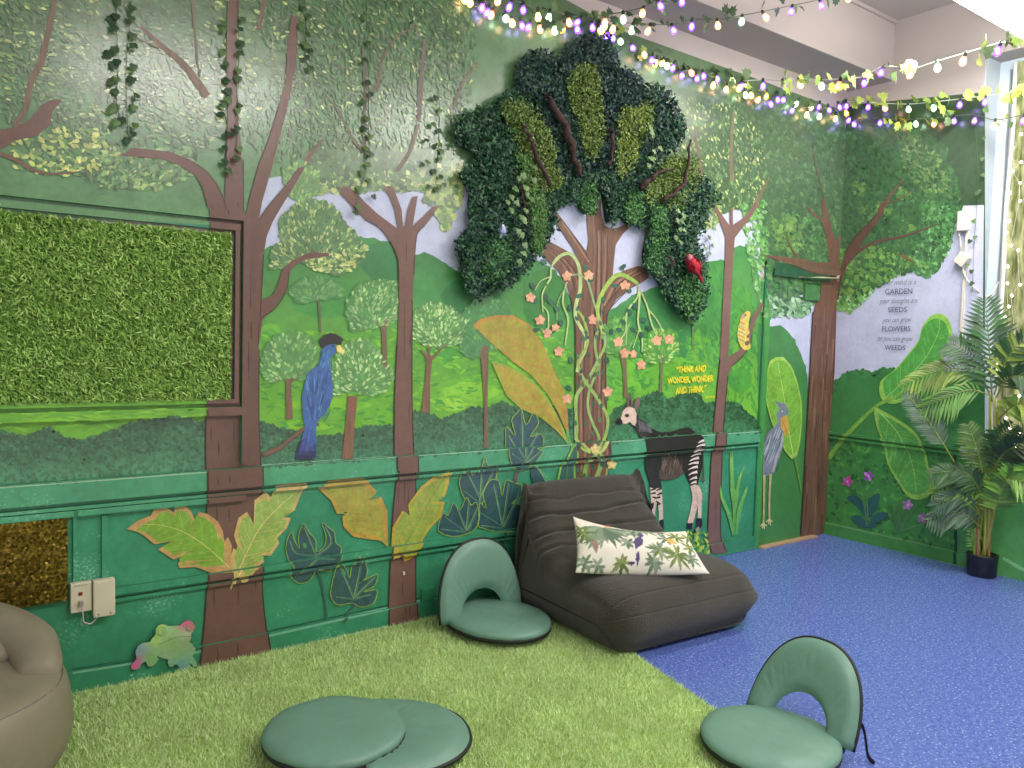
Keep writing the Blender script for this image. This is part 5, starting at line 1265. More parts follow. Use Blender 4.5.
# orientation check: the normal must point outward
cxp, cyp = 0.5, 0.2
def at_pt(v, z): return min(range(NP), key=lambda i: (loop[i][0] - v) ** 2 + (loop[i][1] - z) ** 2)
if nrm2[at_pt(.34, .325)][1] < 0: nrm2 = [(-a, -b) for a, b in nrm2]
creases = [(arc[at_pt(.79, .595)], .010, .35), (arc[at_pt(.735, .52)], .026, .6), (arc[at_pt(.67, .44)], .026, .9), (arc[at_pt(.60, .378)], .022, 1.5)]
front_cr = [arc[at_pt(-.012, .215)], arc[at_pt(.05, .285)]]
LT = Matrix.Translation((2.950, 2.476, 0)) @ Matrix.Rotation(math.radians(-3), 4, 'Z')
V, Fc = [], []
for i in range(NSC + 1):
    s = -1 + 2 * i / NSC; s = math.copysign(1 - (1 - abs(s)) ** 1.35, s) if abs(s) > 0 else 0
    for j in range(NP):
        v, z = loop[j]; nv = nrm2[j]
        kz = min(1, max(0, (z - .28) / .38)); kz = kz * kz * (3 - 2 * kz)
        W = .458 - .055 * kz + .050 * max(0, (abs(s) - .80) / .20) ** 2 * math.exp(-((z - .15) / .07) ** 2) * (v < .12) * (s > 0)
        r = .085 if z > .03 else .06
        q = max(0, (abs(s) - .72) / .28); ins = r * (1 - math.sqrt(max(0, 1 - q * q)))
        cz = kz * max(0, (abs(s) - .80) / .20) ** 2 * (1 if v > .80 else 0)
        d = -.018 * kz * abs(s) + 0.014 * mnoise.noise(Vector((s * 1.6, arc[j] * 2.5, 0.7))) * (z > .03)
        for a0, dep, sd in creases:
            wob = .022 * mnoise.noise(Vector((s * 2.1 + sd * 7, sd, 0))) + .02 * sd * (abs(s) ** 2) * .6
            x = (arc[j] - a0 - wob)
            amp = dep * (0.45 + .55 * abs(mnoise.noise(Vector((s * 2.7, sd * 9, 3)))) * 2)
            d -= amp * 1.15 * math.exp(-(x / .009) ** 2) - amp * .38 * math.exp(-(x / .05) ** 2)
        for a0 in front_cr: d -= .005 * math.exp(-((arc[j] - a0) / .005) ** 2)
        if .30 < v < .62 and .3 < z < .45: d += .004 * math.sin(s * 30 + v * 30) * q
        if q > 0 and .08 < z: d += -.010 * q * max(0, math.sin(arc[j] * 46 + 2 * mnoise.noise(Vector((arc[j] * 5, s, 0))))) * (.45 < v < .86)
        dd = d - ins * (1 - .8 * cz)
        V.append(LT @ Vector((s * W, v + nv[0] * dd, max(.004, z + nv[1] * dd + cz * (.050 if s > 0 else .028)))))
for i in range(NSC):
    for j in range(NP):
        a, b = i * NP + j, i * NP + (j + 1) % NP; Fc.append((a, b, b + NP, a + NP))
for base, sg in ((0, -1), (NSC * NP, 1)):
    # close each side with rings drawn in towards the body's middle line, slightly swollen
    ring = list(range(base, base + NP))
    for kk, bulge in ((.82, .012), (.55, .022), (.25, .026)):
        new = []
        for j in range(NP):
            v, z = loop[j]
            cv = min(max(v, .16), .80); cz = .165 if v < .6 else .165 + (min(max(v, .6), .84) - .6) * 1.35 * min(1, max(0, z - .05) * 3)
            p = LT.inverted() @ V[base + j]
            p = Vector((p.x + sg * bulge, cv + (p.y - cv) * kk, cz + (p.z - cz) * kk)); new.append(len(V)); V.append(LT @ p)
        for j in range(NP): Fc.append((ring[j], ring[(j + 1) % NP], new[(j + 1) % NP], new[j]))
        ring = new
    Fc.append(tuple(ring))
me = mesh_from(V, Fc); bmx = bmesh.new(); bmx.from_mesh(me); bmesh.ops.recalc_face_normals(bmx, faces=bmx.faces); bmx.to_mesh(me); bmx.free()
lounge = link_mesh('lounge_chair', me, BOUCLE); tag(lounge, 'low charcoal boucle lounge chair with folded back, against the mural wall', 'chair')

# ------------------------------------------------------------------ printed cushion
PC = [Vector((2.470, 2.800, .345)), Vector((3.045, 2.475, .336)), Vector((3.118, 2.70, .487)), Vector((2.575, 2.952, .572))]
prints = []
def pleaf(x, y, l, wd, a, c):
    prints.append(([(x + u * l * math.cos(a) - v * wd * math.sin(a), y + u * l * math.sin(a) + v * wd * math.cos(a)) for u, v in ((0, 0), (.25, .42), (.6, .5), (1, 0), (.6, -.5), (.25, -.42))], lin(c)))
GRY = [(124, 140, 118), (104, 124, 100), (140, 152, 132), (92, 112, 92)]; OLV = [(116, 130, 74), (96, 116, 60), (134, 144, 90)]
for a in np.linspace(-2.9, -.15, 13): pleaf(.23, .46, random.uniform(.22, .34), .045, a, random.choice(GRY))
for a in np.linspace(2.6, 6.1, 8): pleaf(.56, .52, random.uniform(.10, .2), .04, a + .3, random.choice(GRY))
for cx, cy, n, R, pl in ((.13, .28, 9, .12, GRY), (.40, .26, 7, .09, GRY), (.58, .08, 9, .10, GRY), (.74, .36, 8, .11, GRY), (.93, .28, 7, .10, OLV), (.64, .20, 12, .13, GRY + OLV), (.78, .16, 11, .15, OLV), (.34, .07, 8, .10, OLV), (.06, .08, 7, .10, GRY), (.90, .14, 8, .10, GRY), (.16, .05, 6, .08, GRY), (.84, .40, 7, .11, OLV), (.46, .42, 8, .12, GRY), (.70, .48, 7, .1, GRY), (.05, .36, 7, .12, OLV), (.97, .42, 6, .1, OLV)):
    for q in range(n): pleaf(cx, cy, R * random.uniform(.7, 1.1), .028, q * 2 * PI / n + random.uniform(-.2, .2), random.choice(pl))
pleaf(.52, .36, .18, .075, -1.95, (84, 72, 112)); pleaf(.47, .18, .13, .03, -1.7, (84, 72, 112)); pleaf(.44, .08, .06, .03, -2.9, (70, 60, 96)); pleaf(.53, .42, .07, .05, -1.6, (90, 80, 120))
for a in np.linspace(0, 2 * PI, 8)[:-1]: pleaf(.775, .33, .05, .024, a, (220, 166, 84)); pleaf(.27, .515, .05, .022, a, (212, 150, 96))
pleaf(.135, .30, .15, .045, -1.5, (150, 124, 110)); pleaf(.70, .50, .07, .04, -.6, (110, 86, 78))
NU, NV = 150, 74
V, Fc, C = [], [], []
bb = [(min(q[0] for q in p), max(q[0] for q in p), min(q[1] for q in p), max(q[1] for q in p)) for p, _ in prints]
nface = ((PC[1] - PC[0]).cross(PC[3] - PC[0])).normalized()
if nface.y > 0: nface = -nface
for side in (1, -1):
    for j in range(NV + 1):
        for i in range(NU + 1):
            u, v = i / NU, j / NV
            pu, pv = 1 - (2 * u - 1) ** 2, 1 - (2 * v - 1) ** 2
            uu = .5 + (u - .5) * (1 - .045 * pv * (1 - pu)); vv = .5 + (v - .5) * (1 - .10 * pu)
            p = PC[0].lerp(PC[1], uu).lerp(PC[3].lerp(PC[2], uu), vv)
            b = .070 * (pu ** .45) * (pv ** .55) * (1 if side > 0 else .75) + .006 * mnoise.noise(Vector((u * 6, v * 4, side))) * min(1, 4 * pu * pv)
            sag = -.028 * math.sin(PI * u) * (1 - pv) * (1 if v > .5 else .2)
            p = p + nface * b * side + Vector((0, 0, sag))
            p.z -= .018 * pu * (v < .5) * (1 - pv)
            V.append(p)
            c = lin((222, 216, 202))
            x, y = u, v * .55
            if side > 0:
                for (po, pc), (x0, x1, y0, y1) in zip(prints, bb):
                    if x0 <= x <= x1 and y0 <= y <= y1 and inside((x, y), po): c = pc
            C.append(c)
nn = (NU + 1) * (NV + 1)
for s in (0, 1):
    for j in range(NV):
        for i in range(NU):
            a = s * nn + j * (NU + 1) + i; Fc.append((a, a + 1, a + NU + 2, a + NU + 1))
me = mesh_from(V, Fc, C); bmx = bmesh.new(); bmx.from_mesh(me); bmesh.ops.remove_doubles(bmx, verts=bmx.verts, dist=.0004); bmesh.ops.recalc_face_normals(bmx, faces=bmx.faces); bmx.to_mesh(me); bmx.free()
pil = link_mesh('cushion', me, attr_mat('printed_cotton', rough=.75, amt=.05, s1=30, s2=140, bump=.05, spec=.2)); tag(pil, 'long white cushion printed with jungle leaves, lying on the charcoal lounge chair', 'cushion')

# ------------------------------------------------------------------ bean bag chair
TAUPE = mat('taupe_leatherette', (132, 124, 104), 0.5, var=0.06, scale=12, bump=0.12, bscale=30, spec=0.35)
SEAM = mat('taupe_seam', (104, 97, 82), 0.6)
bean = empty('bean_bag_chair', (-0.025, 3.02, 0.012)); tag(bean, 'taupe leatherette bean bag chair cut off by the left edge of the photo', 'bean bag')
def lump(V, amp, f): return [v + Vector((v.x, v.y, v.z * .4)).normalized() * amp * mnoise.noise(v * f + Vector((3, 1, 7))) for v in V]
prof = [(.30, .004), (.385, .02), (.418, .07), (.425, .14), (.418, .21), (.40, .265), (.375, .292), (.33, .305), (.25, .312), (.15, .316), (.05, .316), (.001, .316)]
V, Fc = lathe_data([(p.x, p.y) for p in catmull([Vector((a, b, 0)) for a, b in prof], 3)], 64)
link_mesh('seat', mesh_from(lump(V, .012, 5), Fc), TAUPE, bean)
g = Geo(); g.tube([Vector((.392 * math.cos(a), .392 * math.sin(a), .283 + .003 * math.sin(a * 5))) for a in np.linspace(0, 2 * PI, 60)], .0026, 5); g.obj('piping', SEAM, bean)
def ring(a0, a1, rc, zlo, zhi, rlo, rhi, name, n=44, pw=.55):
    pts, rad = [], []
    for i, a in enumerate(np.linspace(a0, a1, n)):
        k_ = max(0.0, math.sin(PI * i / (n - 1))) ** pw
        pts.append(Vector((rc * math.cos(a), rc * math.sin(a), zlo + (zhi - zlo) * k_))); rad.append(rlo + (rhi - rlo) * k_)
    V, Fc = tube_data(pts, rad, 20)
    link_mesh(name, mesh_from(lump(V, .008, 9), Fc), TAUPE, bean)
ring(-.30, PI + .30, .325, .245, .372, .05, .098, 'backrest')
ring(.30, PI - .30, .235, .27, .375, .04, .080, 'headrest')
ring(1.25, PI + .1, .15, .27, .352, .03, .062, 'lumbar_pad')
# ------------------------------------------------------------------ leafy tree crown fixed to the wall
def foliage(poly, label, pal, base_col, n, size, depth, aspect=.6, tilt=.7, up=None, name='foliage_panel', group=None):
    pf = [(p.x, p.y) for p in catmull([Vector((x, y, 0)) for x, y in poly], 4, True)]
    ab = [wc('L', *p) for p in pf]
    bm = bmesh.new(); tri = tessellate_polygon([[Vector((a, b, 0)) for a, b in ab]])
    ca, cb = sum(a for a, _ in ab) / len(ab), sum(b for _, b in ab) / len(ab)
    fr_ = [bm.verts.new((ca + (a - ca) * .86, WALL_Y - depth * .5, cb + (b - cb) * .86)) for a, b in ab]; bk = [bm.verts.new((ca + (a - ca) * .92, WALL_Y - .012, cb + (b - cb) * .92)) for a, b in ab]
    for t in tri: bm.faces.new([fr_[i] for i in t]); bm.faces.new([bk[i] for i in reversed(t)])
    for i in range(len(ab)): bm.faces.new([fr_[i], bk[i], bk[(i + 1) % len(ab)], fr_[(i + 1) % len(ab)]])
    o = bm_obj(name, bm, mat('panel_base', base_col, .9, var=.2, scale=40)); tag(o, label, 'artificial foliage', group)
    xs = [p[0] for p in pf]; ys = [p[1] for p in pf]
    cent = []
    while len(cent) < n:
        x, y = random.uniform(min(xs), max(xs)), random.uniform(min(ys), max(ys))
        if inside((x, y), pf):
            a, b = wc('L', x, y)
            dome = .55 + .45 * mnoise.noise(Vector((a * 9, b * 9, 2)))
            cent.append((a + random.gauss(0, .014), WALL_Y - depth * (.40 + .60 * dome) - random.random() * .016, b + random.gauss(0, .014)))
    V, Fc, C = leafcloud(cent, (0, -1, .35), size, aspect, pal, tilt, up, .3, .2)
    l = link_mesh('leaves', fast_mesh(V, Fc, C), LEAFM, o, False); l['kind'] = 'stuff'
    return o
DKG = [(34, 66, 48), (44, 82, 56), (28, 54, 46), (54, 96, 62), (40, 72, 60), (66, 108, 72)]
DKB = [(38, 62, 62), (30, 50, 54), (48, 76, 70), (58, 88, 76), (40, 68, 52)]
LTG = [(98, 124, 58), (118, 142, 70), (82, 108, 48), (134, 156, 84), (92, 118, 54), (108, 130, 50)]
MDG = [(62, 112, 58), (78, 130, 66), (52, 96, 52), (92, 142, 76)]
GRP = 'artificial foliage of the wall tree crown'
foliage([(457, 118), (481, 110), (500, 96), (514, 92), (522, 110), (516, 130), (514, 160), (518, 190), (515, 214), (490, 218), (466, 214), (465, 196), (455, 178), (466, 168), (472, 155), (455, 146), (450, 133)], 'dark boxwood foliage at the upper left shoulder of the wall tree crown', DKG, (24, 44, 32), 4200, .026, .07, group=GRP)
foliage([(466, 212), (490, 214), (516, 212), (530, 205), (547, 212), (548, 230), (536, 248), (522, 268), (508, 281), (494, 288), (481, 293), (470, 296), (460, 286), (456, 270), (452, 240), (464, 226)], 'dark boxwood foliage hanging lowest at the left of the wall tree crown', DKG + [(28, 62, 54)], (22, 42, 32), 4200, .028, .08, group=GRP)
foliage([(512, 92), (512, 72), (520, 60), (534, 54), (547, 59), (552, 72), (558, 90), (570, 120), (578, 150), (580, 176), (570, 192), (556, 184), (546, 160), (540, 132), (528, 108)], 'blue green foliage running down left of the top of the wall tree crown', DKB + DKG[:2], (24, 40, 38), 3400, .026, .06, group=GRP)
foliage([(560, 50), (572, 40), (588, 36), (604, 41), (612, 58), (612, 80), (606, 100), (590, 84), (572, 84), (560, 90), (553, 72)], 'dark tuft at the very top of the wall tree crown', DKB, (24, 40, 38), 2200, .026, .06, group=GRP)
foliage([(606, 92), (612, 74), (626, 74), (636, 84), (638, 98), (630, 108), (614, 116), (611, 140), (610, 165), (604, 180), (596, 170), (596, 130)], 'dark foliage strip right of the tall light green moss of the crown', DKB, (24, 40, 38), 2000, .026, .06, group=GRP)
foliage([(640, 88), (656, 90), (668, 102), (678, 122), (676, 142), (660, 156), (648, 178), (634, 196), (616, 200), (614, 186), (628, 160), (640, 132), (646, 108)], 'dark foliage at the right shoulder of the wall tree crown', DKG + DKB, (24, 42, 36), 3000, .027, .06, group=GRP)
foliage([(644, 204), (656, 200), (668, 196), (680, 182), (696, 176), (708, 190), (709, 204), (700, 214), (698, 230), (690, 240), (697, 256), (700, 276), (698, 300), (688, 320), (676, 314), (660, 296), (648, 278), (637, 264), (640, 240), (646, 222)], 'dark boxwood foliage at the lower right of the wall tree crown, under the red parrot', DKG, (22, 42, 30), 4600, .028, .08, group=GRP)
foliage([(536, 196), (548, 186), (570, 178), (590, 172), (612, 178), (634, 192), (644, 210), (640, 226), (626, 226), (616, 216), (606, 226), (602, 206), (598, 186), (590, 192), (586, 212), (578, 212), (570, 202), (552, 208), (544, 214)], 'dark leafy collar above the forks of the wall tree crown', DKG, (24, 46, 32), 3000, .026, .065, group=GRP)
foliage([(494, 108), (508, 104), (523, 107), (534, 122), (541, 134), (547, 160), (554, 182), (546, 188), (536, 192), (524, 172), (514, 152), (503, 130)], 'light green moss streak at the left of the wall tree crown', LTG, (70, 88, 40), 2000, .020, .085, .5, group=GRP)
foliage([(560, 84), (566, 72), (578, 66), (590, 72), (592, 104), (596, 130), (592, 152), (586, 162), (579, 152), (572, 128), (565, 108)], 'tall light green moss streak in the middle of the wall tree crown', LTG, (70, 88, 40), 1900, .020, .085, .5, group=GRP)
foliage([(612, 116), (622, 110), (632, 112), (642, 104), (645, 116), (638, 136), (630, 150), (622, 170), (614, 178), (609, 166), (610, 140)], 'light green moss streak right of the middle of the wall tree crown', LTG + [(150, 170, 70)], (76, 92, 40), 1500, .020, .085, .5, group=GRP)
foliage([(637, 198), (648, 174), (660, 160), (674, 154), (690, 162), (692, 178), (684, 198), (672, 211), (656, 208), (644, 208)], 'light green moss patch at the far right of the wall tree crown', LTG, (70, 88, 40), 1700, .020, .085, .5, group=GRP)
foliage([(510, 158), (518, 162), (528, 186), (536, 204), (536, 226), (533, 248), (527, 250), (524, 224), (518, 196)], 'bright fern strands trailing down the left of the wall tree crown', MDG + LTG[:2], (54, 90, 44), 1400, .024, .095, .4, up=(0, 0, -1), group=GRP)
foliage([(580, 186), (588, 190), (588, 208), (582, 216), (575, 206)], 'short fern tuft hanging above the middle fork of the wall tree', MDG, (54, 90, 44), 420, .024, .08, .4, up=(0, 0, -1), group=GRP)
foliage([(622, 196), (632, 194), (636, 208), (630, 222), (620, 222), (618, 208)], 'fern tuft hanging above the right fork of the wall tree', MDG, (54, 90, 44), 520, .024, .085, .4, up=(0, 0, -1), group=GRP)
foliage([(643, 208), (654, 206), (658, 226), (655, 252), (648, 274), (640, 262), (643, 236)], 'bright fern strands trailing down left of the red parrot', MDG + DKG[3:4], (54, 90, 44), 1100, .024, .095, .4, up=(0, 0, -1), group=GRP)
foliage([(668, 284), (680, 276), (692, 282), (690, 300), (682, 314), (672, 304)], 'mid green foliage patch at the bottom right tip of the wall tree crown', MDG, (54, 90, 44), 700, .022, .09, .6, group=GRP)
foliage([(478, 250), (492, 240), (506, 250), (504, 268), (490, 280), (476, 276)], 'mid green foliage patch at the bottom left tip of the wall tree crown', MDG + DKG[3:], (44, 80, 44), 800, .022, .09, .6, group=GRP)
foliage([(556, 60), (600, 56), (640, 96), (640, 150), (612, 190), (580, 190), (560, 150), (545, 110)], 'dark backing foliage between the moss streaks of the wall tree crown', DKB, (24, 40, 36), 3000, .026, .045, group=GRP)
TWIG = mat('dark_twig', (62, 42, 40), .8, var=.3, scale=30, bump=.5, bscale=60)
for pts, w_, off, lb in (([(509, 126), (516, 138), (522, 152), (530, 170), (538, 188)], [3, 6, 5], .105, 'dark twig over the left moss streak of the tree crown'), ([(536, 100), (552, 124), (562, 150), (570, 176)], [7, 9, 7], .085, 'thick dark branch left of the middle of the tree crown'),
                         ([(601, 132), (602, 150), (600, 168)], [5, 5, 4], .085, 'short dark branch right of the middle of the tree crown'), ([(627, 192), (638, 182), (648, 174), (661, 172)], [8, 6, 2], .10, 'dark branch at the right shoulder of the tree crown'), ([(650, 204), (662, 194), (671, 185), (675, 168), (677, 142)], [6, 5, 3], .105, 'dark twig over the right moss patch of the tree crown'), ([(508, 186), (512, 204), (518, 226)], [2, 3, 2], .1, 'thin dark twig in the left foliage of the tree crown'), ([(655, 256), (660, 262), (658, 268)], [3, 4, 3], .10, 'short reddish twig left of the red parrot')):
    P_ = catmull([Vector(ww('L', *wc('L', *p), off)) for p in pts], 5); n = len(P_)
    rad = [np.interp(i / (n - 1), np.linspace(0, 1, len(w_)), w_) * random.uniform(.0018, .0027) for i in range(n)]
    g = Geo(); g.tube([p + Vector((random.gauss(0, .006), random.gauss(0, .006), random.gauss(0, .006))) for p in P_], rad, 8); o = g.obj('branch', TWIG); tag(o, lb, 'branch', 'branches in the wall tree crown')

# perched birds
def bird(name, head, tail, off, rad, col, hcol, label, wing_col):
    h_, t_ = Vector(ww('L', *wc('L', *head), off)), Vector(ww('L', *wc('L', *tail), off * .85))
    ax = (t_ - h_); L = ax.length
    pr = [(0, .15), (.04, .55), (.10, .72), (.17, .68), (.24, .80), (.36, 1.0), (.48, .92), (.58, .62), (.66, .38), (.80, .30), (.94, .22), (1.0, .04)]
    g = Geo(); g.tube(catmull([h_ + ax * a for a, _ in pr], 1), [rad * r for _, r in pr], 14)
    o = g.obj(name, mat(name + '_feathers', col, .7, var=.15, scale=40)); tag(o, label, 'bird ornament')
    side = ax.normalized().cross(Vector((0, 1, 0)))
    for s in (-1, 1):
        g = Geo(); g.tube([h_ + ax * a + side * s * rad * q + Vector((0, -rad * .5, 0)) for a, q in ((.26, .6), (.40, .78), (.55, .55), (.72, .25))], [rad * .3, rad * .42, rad * .32, rad * .08], 8); g.obj('wing', mat(name + '_wing', wing_col, .7), o)
    V, Fc = lathe_data([(.001, rad * .55), (rad * .3, rad * .42), (rad * .42, 0.0), (rad * .2, -rad * .3), (.001, -rad * .4)], 10)
    g = Geo(); g.add([v + h_ + ax * .10 + Vector((-rad * .35, -rad * .45, 0)) for v in V], Fc); g.obj('face', mat(name + '_face', hcol, .6), o)
    V, Fc = lathe_data([(.001, .6), (.5, .2), (.42, -.3), (.001, -1.0)], 8)
    g = Geo(); g.add([v * rad * .32 + h_ + ax * .06 + Vector((-rad * .85, -rad * .5, -rad * .1)) for v in V], Fc); g.obj('beak', mat(name + '_beak', (60, 50, 46), .5), o)
    return o
bird('parrot', (670, 257), (688, 283), .14, .040, (176, 20, 48), (206, 130, 134), 'red parrot ornament perched in the right foliage of the wall tree', (140, 14, 40))
bird('small_bird', (488.5, 228), (488, 240), .13, .022, (170, 182, 214), (214, 218, 232), 'tiny pale blue bird ornament in the left foliage of the wall tree', (110, 124, 170))

# ------------------------------------------------------------------ ivy
def ivy_mesh(col, nm):
    o5 = [(0, 0), (.34, -.10), (.50, .22), (.30, .42), (.34, .70), (.12, .66), (0, 1.0), (-.12, .66), (-.34, .70), (-.30, .42), (-.50, .22), (-.34, -.10)]
    V = [Vector((0, .35, .06))] + [Vector((x, y, -.10 * abs(x) * 2)) for x, y in o5]
    me = mesh_from(V, [(0, i, i % 12 + 1) for i in range(1, 13)]); me.materials.append(mat(nm, col, .5, var=.2, scale=6)); me.name = nm
    me.polygons.foreach_set('use_smooth', [True] * len(me.polygons)); return me
IVY = [ivy_mesh((66, 92, 58), 'ivy_leaf_dark'), ivy_mesh((88, 118, 66), 'ivy_leaf_mid'), ivy_mesh((50, 76, 54), 'ivy_leaf_deep')]
IVY_LIT = [ivy_mesh((150, 176, 84), 'ivy_leaf_lit'), ivy_mesh((176, 196, 96), 'ivy_leaf_lit_pale')]  # same ivy in paler greens, lamp and window light put into the colour
STEMM = mat('ivy_stem', (54, 74, 48), .6)
def put_leaf(parent, me, p, size, rz, tilt, yaw=0.0):
    o = bpy.data.objects.new('leaf', me); COL.objects.link(o); o.parent = parent
    Rm = Matrix.Rotation(yaw, 4, 'Z') @ Matrix.Rotation(PI / 2 - tilt, 4, 'X') @ Matrix.Rotation(rz, 4, 'Z')
    o.matrix_local = Matrix.Translation(p) @ Rm @ Matrix.Scale(size, 4)
    return o
def garland(stem, leaves, label, size=.034, off=.022, w='L', mats=IVY, group='ivy garlands hanging on the walls'):
    P_ = [Vector(ww(w, *wc(w, *p), off * .8)) for p in stem]
    base = P_[0].copy()
    t = empty('ivy_garland', base); tag(t, label, 'ivy garland', group)
    g = Geo(); g.tube([p - base for p in catmull(P_, 4)], .0014, 6); g.obj('stem', STEMM, t)
    for x, y in leaves:
        p = Vector(ww(w, *wc(w, x, y), off + random.uniform(-.008, .012))) - base + Vector((0, 0, size * .35))
        put_leaf(t, random.choice(mats), p, size * random.uniform(.85, 1.15), PI + random.uniform(-.6, .6), random.uniform(.1, .6), 0 if w == 'L' else -PI / 2)
    return t
GRN2 = [ivy_mesh((112, 140, 84), 'ivy_leaf_bright')]
q4 = lambda pts: [(x / 4, y / 4) for x, y in pts]
garland(q4([(465, -30), (462, 120), (470, 260), (462, 400), (480, 500)]), q4([(465, 10), (432, 82), (458, 76), (455, 122), (435, 225), (453, 205), (450, 268), (465, 255), (445, 338), (460, 322), (452, 372), (445, 448), (460, 432), (462, 500), (478, 485)]), 'left strand of the pair of ivy garlands above the grass panel')
garland(q4([(525, -30), (510, 150), (500, 300), (505, 480), (510, 580)]), q4([(525, 42), (520, 85), (527, 150), (523, 192), (530, 278), (524, 325), (543, 395), (534, 438), (535, 512), (525, 545), (505, 568)]), 'right strand of the pair of ivy garlands above the grass panel')
garland(q4([(905, -30), (900, 200), (905, 420), (900, 700)]), q4([(890, 125), (890, 105), (888, 220), (895, 265), (905, 330), (905, 370), (885, 425), (900, 405), (878, 462), (908, 545), (890, 598), (892, 655), (900, 690)]), 'left strand of ivy on the thick painted trunk', .034)
garland(q4([(945, -30), (950, 200), (945, 420), (940, 650)]), q4([(962, 90), (950, 128), (955, 180), (948, 222), (948, 292), (945, 322), (958, 430), (945, 448), (940, 522), (930, 540), (950, 602), (940, 640)]), 'right strand of ivy on the thick painted trunk', .034)
garland([(303, -8), (304, 40), (306, 75)], [(302, 10), (307, 18), (301, 28), (308, 34), (303, 46), (309, 52), (304, 60), (308, 70)], 'short dark ivy strand hanging right of the thick trunk', .034)
garland([(364, -8), (366, 60), (367, 130), (364, 170), (358, 190), (353, 212)], [(363, 20), (366, 45), (361, 62), (365, 84), (368, 96), (362, 104), (366, 120), (363, 130), (368, 138), (364, 150), (369, 156), (365, 166), (361, 174), (367, 182), (358, 190), (370, 198), (355, 208), (352, 214)], 'dark ivy strand hanging to the left bough of the second trunk', .034)
garland([(436, 94), (438, 110), (437, 130), (434, 186)], [(434, 100), (438, 112), (430, 126), (437, 132), (425, 142), (436, 146), (440, 152), (425, 164), (438, 160), (432, 172), (439, 178), (427, 188), (434, 190), (441, 186)], 'ivy strand hanging left of the wall tree crown', .034)
garland([(977, 128), (980, 180), (976, 240), (974, 292)], [(986, 140), (984, 160), (984, 176), (982, 192), (980, 194), (976, 222), (973, 242), (977, 238), (970, 266), (974, 272), (975, 284)], 'thin dark ivy strand hanging along the edge of the window', .034, .03, 'R', IVY)
garland([(702, 236), (707, 242), (708, 254)], [(700, 246), (706, 238), (709, 246), (708, 254), (703, 249)], 'small ivy sprig on the sky patch right of the crown', .034, .02)

for st_, lb in (([(521, 168), (516, 200), (508, 232), (504, 262)], 'light ivy strand trailing over the lower left foliage of the tree crown'), ([(506, 176), (500, 200), (505, 224)], 'shorter light ivy strand in the lower left foliage of the tree crown'), ([(664, 208), (668, 228), (664, 246)], 'light ivy strand above the red parrot'), ([(640, 128), (642, 150), (634, 172)], 'light ivy strand on the right shoulder of the tree crown')):
    garland(st_, [(x + random.uniform(-5, 5), y + random.uniform(-4, 4)) for p_, q_ in zip(st_, st_[1:]) for x, y in [(p_[0] + (q_[0] - p_[0]) * t_, p_[1] + (q_[1] - p_[1]) * t_) for t_ in (.1, .4, .7, .95)]], lb, .040, .115, 'L', GRN2 + IVY[1:2], 'light ivy in the wall tree crown')
# ------------------------------------------------------------------ string lights
def bulb_mesh(nm, col, st):
    sh, nt, b = new_mat('bulb_' + nm); b.inputs['Base Color'].default_value = lin(col); b.inputs['Emission Color'].default_value = lin(col); b.inputs['Emission Strength'].default_value = st; b.inputs['Alpha'].default_value = .55; sh.cycles.emission_sampling = 'NONE'
    core = bpy.data.materials.get('bulb_core') or emit_mat('bulb_core', (255, 246, 236), 16.0)
    cap = bpy.data.materials.get('bulb_socket') or mat('bulb_socket', (46, 60, 44), .5)
    V, Fc = lathe_data([(.001, -.046), (.008, -.044), (.0135, -.036), (.0145, -.028), (.012, -.018), (.007, -.006), (.006, 0)], 12)
    V2, F2 = lathe_data([(.001, -.036), (.006, -.033), (.0075, -.027), (.005, -.019), (.001, -.014)], 8)
    V3, F3 = lathe_data([(.007, -.008), (.008, -.004), (.0075, .012), (.004, .016)], 8)
    me = mesh_from(V + V2 + V3, Fc + [tuple(i + len(V) for i in f) for f in F2] + [tuple(i + len(V) + len(V2) for i in f) for f in F3])
    for m_ in (sh, core, cap): me.materials.append(m_)
    me.polygons.foreach_set('material_index', [0] * len(Fc) + [1] * len(F2) + [2] * len(F3)); me.polygons.foreach_set('use_smooth', [True] * len(me.polygons))
    return me
BULBS = {'p': bulb_mesh('purple', (132, 66, 255), 3.2), 'w': bulb_mesh('warm', (255, 206, 120), 3.0), 'r': bulb_mesh('coral', (255, 150, 110), 3.0), 'g': bulb_mesh('mint', (200, 255, 206), 2.6), 'y': bulb_mesh('amber', (255, 190, 30), 3.0)}
WIRE = mat('string_wire', (96, 104, 84), .5); WIREW = mat('pale_string_wire', (214, 214, 204), .5)
def string_lights(pts, cols, depth, label, leaves=0, lmats=IVY, wire=WIRE, size=1.15, lsize=.055):
    """pts: picture positions of the bulbs; depth(i, t) gives the world point for each"""
    P_ = [depth(p, i / max(1, len(pts) - 1)) for i, p in enumerate(pts)]
    base = P_[0].copy()
    t = empty('string_lights', base); tag(t, label, 'string lights', 'strings of coloured lights with ivy leaves')
    g = Geo(); g.tube([p - base + Vector((0, 0, .02)) for p in catmull(P_, 4)], .0028, 6); g.obj('wire', wire, t)
    for i, p in enumerate(P_):
        o = bpy.data.objects.new('bulb', BULBS[cols[i % len(cols)]]); COL.objects.link(o); o.parent = t
        o.matrix_local = Matrix.Translation(p - base + Vector((0, 0, .012))) @ Matrix.Rotation(random.gauss(0, .25), 4, 'X') @ Matrix.Rotation(random.gauss(0, .25), 4, 'Y') @ Matrix.Scale(size, 4)
    for _ in range(leaves):
        i = random.randrange(len(P_) - 1); p = P_[i].lerp(P_[i + 1], random.random()) - base + Vector((random.gauss(0, .02), random.gauss(0, .02), random.uniform(-.015, .055)))
        put_leaf(t, random.choice(lmats), p, lsize * random.uniform(.75, 1.2), random.uniform(0, 2 * PI), random.uniform(-.3, .9), random.uniform(-.8, .8))
    return t
